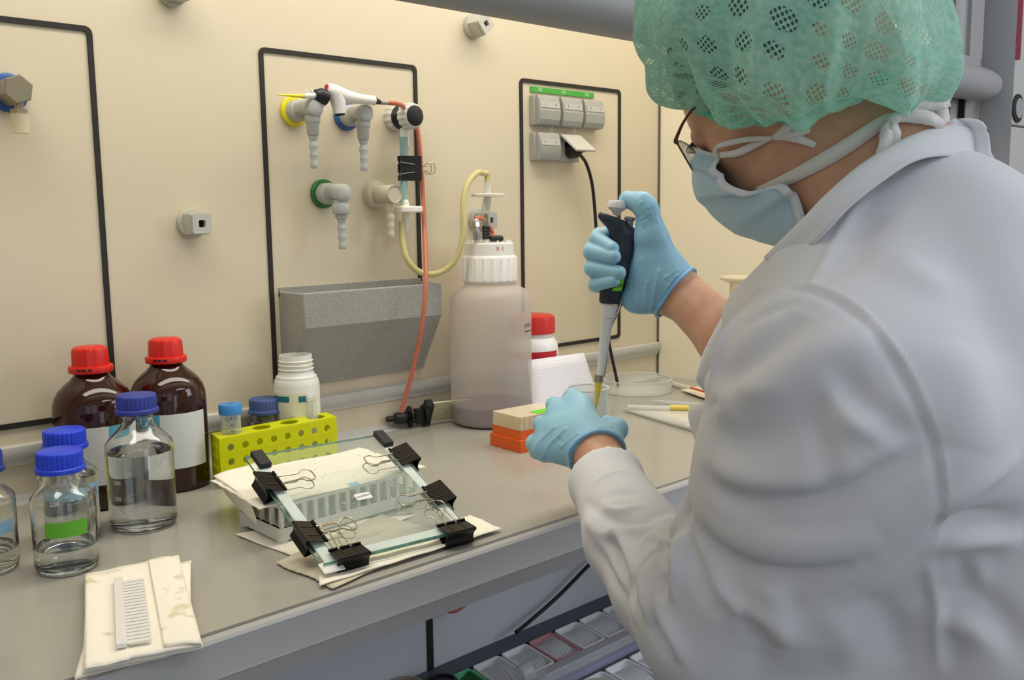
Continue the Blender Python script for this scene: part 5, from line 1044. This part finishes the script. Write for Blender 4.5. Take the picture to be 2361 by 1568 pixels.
# coat front flap with pocket seen between sleeve and body
fl = [P(*a) for a in ((1640, 925, 1.03), (1604, 945, 1.035), (1600, 1000, 1.03), (1613, 1100, 1.02), (1620, 1180, 1.0))]; fr2 = [P(*a) for a in ((1700, 930, .97), (1700, 975, .97), (1700, 1020, .97), (1700, 1100, .96), (1700, 1180, .95))]
fl = spline(fl, 5); fr2 = spline(fr2, 5); mb = MB(); nn = len(fl); mb.grid(lambda u, v: fl[int(round(v*(nn-1)))]*(1-u)+fr2[int(round(v*(nn-1)))]*u+_R*(-.006*math.sin(3*u+6*v)), 10, nn); obj('coat_front_panel', mb, coat_m, per, solid=.002, smooth=80)
# ---- bouffant cap
capm = bpy.data.materials.new('green_nonwoven'); capm.use_nodes = True; nt = capm.node_tree; b_ = nt.nodes['Principled BSDF']; b_.inputs['Roughness'].default_value = .8
uvn = nt.nodes.new('ShaderNodeUVMap'); uvn.uv_map = 'uv'
def N(t, **k):
    n = nt.nodes.new(t)
    for a, b in k.items(): setattr(n, a, b)
    return n
vo = N('ShaderNodeTexVoronoi'); vo.inputs['Scale'].default_value = 36; vo.inputs['Randomness'].default_value = .35; vo.distance = 'EUCLIDEAN'
vd = N('ShaderNodeTexVoronoi'); vd.inputs['Scale'].default_value = 290; vd.inputs['Randomness'].default_value = .05
mp = N('ShaderNodeMapping'); mp.inputs['Scale'].default_value = (1, .75, 1); mp.inputs['Rotation'].default_value = (0, 0, .6)
nt.links.new(uvn.outputs[0], vo.inputs['Vector']); nt.links.new(uvn.outputs[0], mp.inputs[0]); nt.links.new(mp.outputs[0], vd.inputs['Vector'])
ma = N('ShaderNodeMath', operation='LESS_THAN'); ma.inputs[1].default_value = .36; mc_ = N('ShaderNodeMath', operation='LESS_THAN'); mc_.inputs[1].default_value = .34; mm = N('ShaderNodeMath', operation='MULTIPLY')
nt.links.new(vo.outputs['Distance'], ma.inputs[0]); nt.links.new(vd.outputs['Distance'], mc_.inputs[0]); nt.links.new(ma.outputs[0], mm.inputs[0]); nt.links.new(mc_.outputs[0], mm.inputs[1])
al = N('ShaderNodeMapRange'); al.inputs[3].default_value = .84; al.inputs[4].default_value = .10; nt.links.new(mm.outputs[0], al.inputs[0]); nt.links.new(al.outputs[0], b_.inputs['Alpha'])
nz = N('ShaderNodeTexNoise'); nz.inputs['Scale'].default_value = 160; nz.inputs['Detail'].default_value = 6; cr = N('ShaderNodeValToRGB'); cr.color_ramp.elements[0].position = .3; cr.color_ramp.elements[0].color = lin((152, 220, 192))+(1,); cr.color_ramp.elements[1].position = .7; cr.color_ramp.elements[1].color = lin((200, 244, 226))+(1,)
nt.links.new(uvn.outputs[0], nz.inputs['Vector']); nt.links.new(nz.outputs[0], cr.inputs[0]); nt.links.new(cr.outputs[0], b_.inputs['Base Color'])
bp = N('ShaderNodeBump'); bp.inputs['Strength'].default_value = .5; bp.inputs['Distance'].default_value = .001; nt.links.new(nz.outputs[0], bp.inputs['Height']); nt.links.new(bp.outputs[0], b_.inputs['Normal'])
tr_ = N('ShaderNodeBsdfTranslucent'); nt.links.new(cr.outputs[0], tr_.inputs[0]); ms = N('ShaderNodeMixShader'); ms.inputs[0].default_value = .3; lt = N('ShaderNodeMixShader'); tp = N('ShaderNodeBsdfTransparent')
b_.inputs['Alpha'].default_value = 1; nt.links.remove(b_.inputs['Alpha'].links[0]); nt.links.new(b_.outputs[0], ms.inputs[1]); nt.links.new(tr_.outputs[0], ms.inputs[2]); nt.links.new(al.outputs[0], lt.inputs[0]); nt.links.new(tp.outputs[0], lt.inputs[1]); nt.links.new(ms.outputs[0], lt.inputs[2]); nt.links.new(lt.outputs[0], nt.nodes['Material Output'].inputs[0])
CC = P(1850, 40, .875)
cg = fh; cl_ = hl
rng = np.random.RandomState(5); phs = rng.rand(20)*6.28
def rimp(a): return H(-.012+.092*math.cos(a), .0835*math.sin(a), .0+.043*math.cos(a)-.050*math.sin(a)**2-.012*max(0, -math.cos(a))**2)
def bag(a, ph):
    ca, sa = math.cos(a), math.sin(a); r = math.cos(ph)**.75 if ph < math.pi/2 else 0
    lean = 1-.19*max(0, -ca)
    p = CC+cg*(.158*ca*r*lean)+cl_*(.128*sa*r)+UP*(.118*math.sin(ph) if ph > 0 else .125*math.sin(ph)*(1-.62*max(0, ca)-.35*max(0, -ca)))-UP*.055*max(0, -ca)*r
    return p
def capf(u, v):
    a = 2*math.pi*u
    if v < .62: ph = math.pi/2-(v/.62)*(math.pi/2+.62); p = bag(a, ph)
    else:
        t = (v-.62)/.38; p0 = bag(a, -.62); p1 = rimp(a); mid = (p0+p1)/2-UP*.010+unit((p0-CC)*V(1, 1, 0))*.006
        p = (1-t)**2*p0+2*t*(1-t)*mid+t*t*p1
    out = unit(p-(CC-UP*.03)); s_ = max(0, v-.12)/.88
    rg = lambda x: 1-2*abs((x/math.pi) % 1-.5)*2
    fold = .0115*s_*rg(3.5*a+phs[0]+1.4*v+.5*math.sin(2*a))+.0105*s_*rg(6*a+phs[1]-1.6*v+.8*math.sin(3*a+2*v))+.0065*s_**1.5*rg(11*a+phs[2]+.7*math.sin(5*a+4*v))+.0034*s_**2*math.sin(34*a+phs[3]+2*v)+.0030*math.sin(6*a+11*v+phs[4])+.0016*math.sin(17*a+23*v+phs[6])
    lobe = .024*max(0, math.sin((v-.55)/.45*math.pi))*sum(A*math.exp(-((a-math.radians(c))/w)**2) for c, A, w in ((106, 1.1, .13), (122, .5, .08), (62, .35, .12), (35, .3, .1), (230, .6, .2), (300, .6, .2))) if v > .55 else 0
    tt = 1-max(0, (v-.93)/.07)
    return p+out*fold*(.35+.65*tt)-UP*lobe*.9+out*lobe*.25
nu, nv = 420, 110; mb = MB().grid(capf, nu, nv, cu=True); cap = obj('bouffant_cap', mb, capm, per, smooth=180, label='green bouffant cap')
me = cap.data; uvl = me.uv_layers.new(name='uv'); vi = np.zeros(len(me.loops), np.int32); me.loops.foreach_get('vertex_index', vi)
uu = (vi % nu)/nu; vv = (vi//nu)/(nv-1); 
ls = np.zeros(len(me.polygons), np.int32); me.polygons.foreach_get('loop_start', ls); u4 = uu.copy()
for k in range(1, 4): 
    j = ls+k; w = u4[ls]-uu[j]; uu[j] += (w > .5); uu[ls] += (w < -.5)*0
r_ = .145*np.sin(np.clip(vv, 0, 1)*1.9)**.8; uvl.data.foreach_set('uv', np.stack([uu*6.283*.13, vv*.42], 1).astype(np.float32).ravel())
rim = [rimp(2*math.pi*k/120)+hu*.0015*math.sin(26*2*math.pi*k/120)+unit(rimp(2*math.pi*k/120)-H0)*.003 for k in range(120)]
obj('cap_band', MB().tube(rim, .0032, 6, closed=True), mat('green_band', (120, 196, 164), .8), per)
# hair under the cap
HF = Field(np.array(H0)-.16, np.array(H0)+.18, .004); HF.ell(H(-.014, 0, .047), hax, (.1045, .0815, .0925), 0); HF.cut(H(.05, 0, .022), unit(-hu*.9+hf*.44), H0, .19); hv, hq = HF.mesh(1)
put('hair', hv, hq, mat('grey_brown_hair', (64, 58, 54), .6, bump=.6, bscale=160, noise=.3, nscale=120), per, INV)
# ---- mask
mask_m = mat('mask_blue', (186, 214, 226), .8, bump=.15, bscale=500, bdist=.0004); wstrap = mat('white_strap', (232, 228, 224), .8, bump=.3, bscale=600)
def HP(x, y, l):
    """head-local point where the sight line through the pixel meets the head's side plane at l"""
    v = ray(x, y); t = (l-(CAMP-H0)@hl)/(v@hl); d = CAMP+v*t-H0; return V(d@hf, l, d@hu)
cen = spline([HP(1617, 345, .004), HP(1611, 390, 0), HP(1620, 450, 0), HP(1662, 506, 0), HP(1740, 552, 0), HP(1830, 572, 0)], 8)
sid = spline([HP(1655, 362, .050), HP(1668, 420, .060), HP(1745, 440, .066), HP(1806, 427, .067), HP(1838, 470, .062), HP(1858, 532, .050)], 8)
nm = len(cen)
def maskf(u, v):
    j = v*(nm-1); j0 = int(j); j1 = min(j0+1, nm-1); fr = j-j0; c = cen[j0]*(1-fr)+cen[j1]*fr; s_ = sid[j0]*(1-fr)+sid[j1]*fr
    t = (u-.5)*2; sg = 1 if t >= 0 else -1; t = abs(t); th = t*math.pi/2; w_ = 1-math.cos(th)**1.15
    p = V(c[0]+(s_[0]-c[0])*w_, s_[1]*math.sin(th)**.9*sg, c[2]+(s_[2]-c[2])*w_)
    q_ = (v*3.4+.25+.25*t) % 1; pl = .0105*t**.8*(q_*1.25 if q_ < .8 else (1-q_)*5) * (1 if v > .12 else v/.12)
    n = unit(V(p[0]-.02, p[1], p[2]+.07)); return H(*(p+n*(pl-.001)))
obj('face_mask', MB().grid(maskf, 61, 61), mask_m, per, solid=.0015, smooth=180, label='pale blue pleated face mask')
edge = [maskf(1, k/40)+hl*.0012 for k in range(41)]; top_e = [maskf(k/40, 0)+hf*.001 for k in range(41)]; bot = [maskf(k/40, 1) for k in range(41)]
mb = MB(); mb.strip([e+hl*.001 for e in edge], hf*.0045, 0); mb.strip([e+hf*.0015 for e in top_e], hu*.006, 0); obj('mask_binding', mb, mat('mask_white_binding', (226, 232, 238), .8), per, solid=.001)
obj('mask_edge', MB().tube(edge, .0016, 6).tube(top_e, .0016, 6).tube([maskf(0, k/40) for k in range(41)], .0016, 6), wstrap, per)
def ribbon(name, pts, hw, mt, off=.0035, fly=None, tree=None):
    q = []
    for k, p in enumerate(pts): q.append(P(*p) if len(p) == 3 else surf(p[0], p[1], off, tree))
    q = spline(q, 6); W2 = []
    hw = hw if not np.isscalar(hw) else [hw]*len(pts); hs = np.interp(np.linspace(0, 1, len(q)), np.linspace(0, 1, len(hw)), hw)
    mb = MB(); ws = []
    for i in range(len(q)):
        t = unit(q[min(i+1, len(q)-1)]-q[max(i-1, 0)]); vd_ = unit(q[i]-CAMP); ws.append(np.cross(t, vd_)*hs[i])
    mb.strip(q, lambda i: ws[i]); return mb, mt, name
def put_ribbon(r, th=.0012): 
    return obj(r[2], r[0], r[1], per, solid=th, smooth=80)
put_ribbon(ribbon('mask_tie', [(1745, 440), (1800, 420), (1870, 385), (1940, 345), (2000, 305), (2045, 275), (2066, 272)], [.0040, .0065, .0068, .0066, .006, .005, .003], wstrap))
put_ribbon(ribbon('mask_tie', [(1660, 358), (1700, 352), (1745, 332), (1782, 318)], [.0035, .004, .004, .002], wstrap, .005)); put_ribbon(ribbon('mask_tie', [(1655, 362), (1648, 348), (1662, 335), (1720, 322), (1782, 318)], [.002, .0025, .003, .003, .002], wstrap, .006))
put_ribbon(ribbon('mask_tie', [(1782, 318), (1830, 318), (1880, 335)], [.002, .004, .0025], wstrap, .006)); put_ribbon(ribbon('mask_tie', [(1782, 318), (1810, 298), (1822, 286), (1850, 280)], [.002, .004, .006, .007], wstrap, .008)); put_ribbon(ribbon('mask_tie', [(1782, 318), (1835, 308), (1868, 300)], [.002, .004, .002], wstrap, .007))
d0 = proj(surf(2055, 285))[2]-.004
kn = P(2060, 275, d0)
obj('mask_knot', MB().lathe([(0, -.006), (.0045, -.004), (.0055, 0), (.0045, .004), (0, .006)], 14, frame(kn, _R*.8+_U*.6)), wstrap, per)
for pts, hw in (([(2060, 275, d0), (2100, 250, d0-.002), (2140, 238, d0), (2165, 250, d0+.004), (2180, 285, d0+.006)], [.003, .0045, .006, .007, .005]), ([(2060, 275, d0), (2110, 268, d0-.002), (2150, 275, d0), (2175, 292, d0+.004)], [.003, .006, .006, .004]),
                ([(2060, 275, d0), (2045, 300, d0-.004), (2042, 330, d0-.006), (2030, 375, d0-.008)], [.003, .005, .006, .006]), ([(2060, 275, d0), (2062, 305, d0-.004), (2060, 335, d0-.004)], [.003, .0055, .005]), ([(2140, 238, d0), (2165, 240, d0+.002), (2190, 238, d0+.004)], [.005, .006, .003])):
    q = spline([P(*a) for a in pts], 6); hs = np.interp(np.linspace(0, 1, len(q)), np.linspace(0, 1, len(hw)), hw); mb = MB()
    ws = [unit(np.cross(unit(q[min(i+1, len(q)-1)]-q[max(i-1, 0)]), _fw)+_fw*.25*math.sin(i*.6))*hs[i] for i in range(len(q))]; mb.strip(q, lambda i: ws[i]); obj('mask_tie', mb, wstrap, per, solid=.0012, smooth=80)
# ---- glasses
gm = mat('brown_metal_frame', (92, 66, 54), .35, metal=.6)
gl = thing('eyeglasses', 'thin brown metal framed eyeglasses worn low before the eyes', 'eyeglasses', H(.10, 0, .0))
for s_ in (1, -1):
    c = (.108, .034*s_, -.006); loop = [H(c[0]-.010*abs(math.cos(a))*(1 if math.cos(a)*1 > 0 else .2)-.004, c[1]+.026*math.cos(a)*s_, c[2]+.0175*math.sin(a)*(1 if math.sin(a) > 0 else 1.05)) for a in np.linspace(0, 2*math.pi, 41)[:-1]]
    obj('lens_rim', MB().tube(loop, .0009, 8, closed=True), gm, gl); mb = MB(); mb.add(loop, [tuple(range(40))]); obj('lens', mb, clear('spectacle_lens', (236, 238, 232), .08, .02), gl, solid=.0015, smooth=0)
    obj('temple_arm', MB().tube([H(.094, .060*s_, .000), H(.090, .066*s_, .002), H(.060, .074*s_, .012), H(.0, .080*s_, .014), H(-.02, .080*s_, .004)], [.002, .0018, .0012, .0012, .0012], 8, 5), gm, gl)
obj('nose_bridge', MB().tube([H(.106, .009, 0), H(.112, 0, .004), H(.106, -.009, 0)], .001, 8, 4), gm, gl)
mb = MB()
for k in range(9):
    for s_ in (1, -1): a = -.5+k*.13; p = H(.088, s_*(.030+.012*a), -.001); mb.tube([p, p+hf*.007-hu*.003+hl*s_*.006*a, p+hf*.010-hu*.007+hl*s_*.010*a], [.0005, .0004, .0002], 5)
obj('eyelashes', mb, black, per)
mb = MB()
for k in range(14):
    for s_ in (1, -1): p = H(.082-.0009*k, s_*(.018+.0022*k), .022+.0008*k); mb.tube([p, p+hf*.006+hu*.003+hl*s_*.004], [.0006, .0002], 5)
obj('eyebrow', mb, mat('brow_hair', (60, 46, 40), .8), per)
# watch at the near cuff
obj('wrist_watch', MB().tube([P(1340, 1098, 1.125), P(1337, 1108, 1.12), P(1342, 1118, 1.125)], .0032, 10, 4), chrome, per)
# ---- trousers, shoes, stool
TR = Field((.20, -1.45, .05), (1.35, -.25, .98), .008)
TR.ell(PEL, tax, (.135, .18, .13), .04); TR.chain([PEL+l_*.09, KL, AL+UP*.02], [.098, .075, .062], .03, .04); TR.chain([PEL-l_*.09, KR, AR+UP*.02], [.098, .075, .062], .03, .04)
tv, tq = TR.mesh(2); put('trousers', tv, tq, mat('olive_trousers', (72, 68, 54), .85), per, INV)
for A_k in (AL, AR):
    S_ = Field(A_k-.2, A_k+.25, .006); S_.cone(A_k-UP*.055, A_k+g_*.15-UP*.075, .042, .032, .02); S_.cone(A_k, A_k-UP*.06, .045, .045, .02); S_.cut(V(A_k[0], A_k[1], .004), -UP, A_k, .3); v, q = S_.mesh(1); put('shoe', v, q, mat('dark_shoe', (40, 38, 38), .5), per, INV)
SZ = PEL[2]-.15; st = thing('lab_stool', 'round black laboratory stool under the seated person', 'stool', (PEL[0], PEL[1], 0))
obj('stool_seat', MB().lathe([(0, SZ-.07), (.16, SZ-.07), (.19, SZ-.055), (.19, SZ-.02), (.17, SZ), (0, SZ+.004)], 48, (V(PEL[0], PEL[1], 0), V(1, 0, 0), V(0, 1, 0), UP)), black, st)
obj('stool_column', MB().cyl(.025, .06, SZ-.07, 20, frame((PEL[0], PEL[1], 0))), chrome, st)
for k in range(5):
    a = k*2*math.pi/5; d = V(math.cos(a), math.sin(a), 0); o_ = V(PEL[0], PEL[1], 0); obj('stool_leg', MB().tube([o_+UP*.08, o_+d*.27+UP*.05], [.02, .013], 10), black, st); obj('castor', MB().cyl(.025, -.01, .01, 16, frame(o_+d*.27+UP*.026, np.cross(d, UP))), black, st)
# ================================================================ pipette in the right hand, beaker in the left
PT = P(1421, 505, 1.240); PB = P(1377, 940, 1.262); pa = unit(PT-PB); PLn = np.linalg.norm(PT-PB)
pip = thing('micropipette', 'dark blue micropipette held upright with yellow tip and white plunger', 'pipette', (PT+PB)/2); navy = mat('navy_plastic', (40, 50, 66), .42)
def pf(x, y): return P(x, y, 1.24+.022*(y-505)/435)
side = unit(_R-pa*(_R@pa)); dep = np.cross(pa, side)
def axat(t): return PB+pa*(PLn*t)
body_pts = [(1393, 690), (1400, 672), (1408, 630), (1418, 580), (1424, 545), (1426, 520), (1425, 510)]
F3 = Field(np.min([pf(1340, 480), pf(1500, 720)], 0)-.05, np.max([pf(1340, 480), pf(1500, 720)], 0)+.05, .0012)
F3.chain([pf(*a) for a in ((1412, 672), (1424, 625), (1433, 580), (1438, 545))], [.0135, .0150, .0150, .0150], .006); F3.cone(pf(1428, 540), pf(1424, 506), .0135, .0110, .006); F3.chain([pf(*a) for a in ((1420, 512), (1402, 503), (1388, 497))], [.009, .0062, .0045], .012); F3.cone(pf(1448, 560), pf(1449, 535), .009, .0085, .004)
F3.cut(pf(1412, 499), unit(pa+side*.28), pf(1412, 499), .05); v, q = F3.mesh(1); 
pi_inv = (np.array(pip.location), np.eye(3)); put('pipette_body', v, q, navy, pip, pi_inv)
PT_ = BVHTree.FromPolygons([tuple(p) for p in v], [tuple(int(i) for i in x) for x in q])
obj('volume_knob', MB().lathe([(.0125, 0), (.0138, .002), (.0142, .019), (.0150, .022)], 120, frame(pf(1405, 700), pa), rib=lambda a, k: 1-.04*(.5+.5*math.cos(20*a)) if k in (1, 2) else 1), navy, pip)
shaft_m = mat('pale_grey_shaft', (228, 228, 226), .35)
obj('tip_cone', MB().tube([pf(1405, 702), pf(1401, 730), pf(1400, 733), pf(1384, 866), pf(1382, 880)], [.0108, .0100, .0082, .0046, .0042], 20), shaft_m, pip)
obj('disposable_tip', MB().tube([pf(1382, 872), pf(1380, 884), pf(1377, 910), pf(1374, 942)], [.0046, .0050, .0036, .0012], 16), clear('yellow_tip_clear', (236, 212, 40), .7, .2), pip)
obj('ejector_rod', MB().tube([pf(1432, 694), pf(1428, 712), pf(1412, 742), pf(1404, 770), pf(1391, 868)], [.0020, .0022, .0026, .0026, .0022], 10, 5), chrome, pip); obj('ejector_ring', MB().lathe([(.0058, 0), (.0058, .009)], 24, frame(pf(1380, 880), pa)), mat('brushed_ring', (170, 160, 138), .3, metal=.8), pip)
obj('plunger_rod', MB().cyl(.0018, 0, .022, 12, frame(pf(1421, 510), pa)), chrome, pip)
obj('plunger_button', MB().lathe([(.0045, 0), (.006, .004), (.0125, .009), (.0130, .014), (.0110, .018), (0, .0195)], 90, frame(pf(1421, 496), pa), rib=lambda a, k: 1-.03*(.5+.5*math.cos(18*a)) if k in (2, 3) else 1), mat('white_button', (228, 226, 228), .4), pip)
obj('ejector_button', MB().lathe([(.0052, 0), (.0050, .012), (.0072, .014), (.0072, .0165), (.005, .018), (0, .018)], 24, frame(pf(1449, 532), pa)), mat('grey_button', (150, 156, 160), .4), pip)
wn = surf(1424, 545, .0004, PT_); obj('display_window', MB().box((0, 0, 0), (.0125, .019, .0012), (wn, side, pa, unit(CAMP-wn))), mat('display_black', (14, 14, 16), .12), pip)
mb = MB(); gb = [[surf(x+dx, y, .0006, PT_) for x in np.linspace(1409, 1437, 8)] for y, dx in ((640, 3), (655, 0), (671, -4))]; mb.grid(lambda u, v: gb[int(round(v*2))][int(round(u*7))], 8, 3); obj('green_tape', mb, mat('fluorescent_tape', (120, 214, 40), .6), pip)
mb = MB(); text_mb('flm', .010, lambda x, y: surf(1428+(x*1.0)*1700, 658-(y)*1700, .0012, PT_), mb=mb); obj('tape_writing', mb, dk_ink, pip, smooth=0)
bk_c = P(1355, 985, 1.345); bz = bk_c[2]; bkr = thing('beaker', 'small clear plastic beaker held in the lower gloved hand under the pipette tip', 'beaker', (bk_c[0], bk_c[1], bz-.03)); fb = (V(bk_c[0], bk_c[1], 0), V(1, 0, 0), V(0, 1, 0), UP); zt = P(1355, 892, 1.345)[2]
mb = MB(); mb.cap = False; mb.lathe([(0, bz-.03), (.026, bz-.03), (.0275, bz-.026), (.029, zt), (.028, zt), (.0265, bz-.024), (0, bz-.027)], 48, fb); obj('beaker_wall', mb, ac, bkr); obj('rim', MB().tube([V(bk_c[0]+.029*math.cos(a), bk_c[1]+.029*math.sin(a), zt) for a in np.linspace(0, 2*math.pi, 49)[:-1]], .0013, 6, closed=True), MATS['clear_rim'], bkr)
a = towards_cam(bk_c); mb = MB(); mb.cap = False; mb.lathe([(.0286, bz+.008), (.0286, bz+.020)], 10, fb, a0=a+.35, a1=a+1.0); obj('green_tape', mb, green_t, bkr)
print('PEL', PEL, 'NB', NB, 'SZ', SZ)
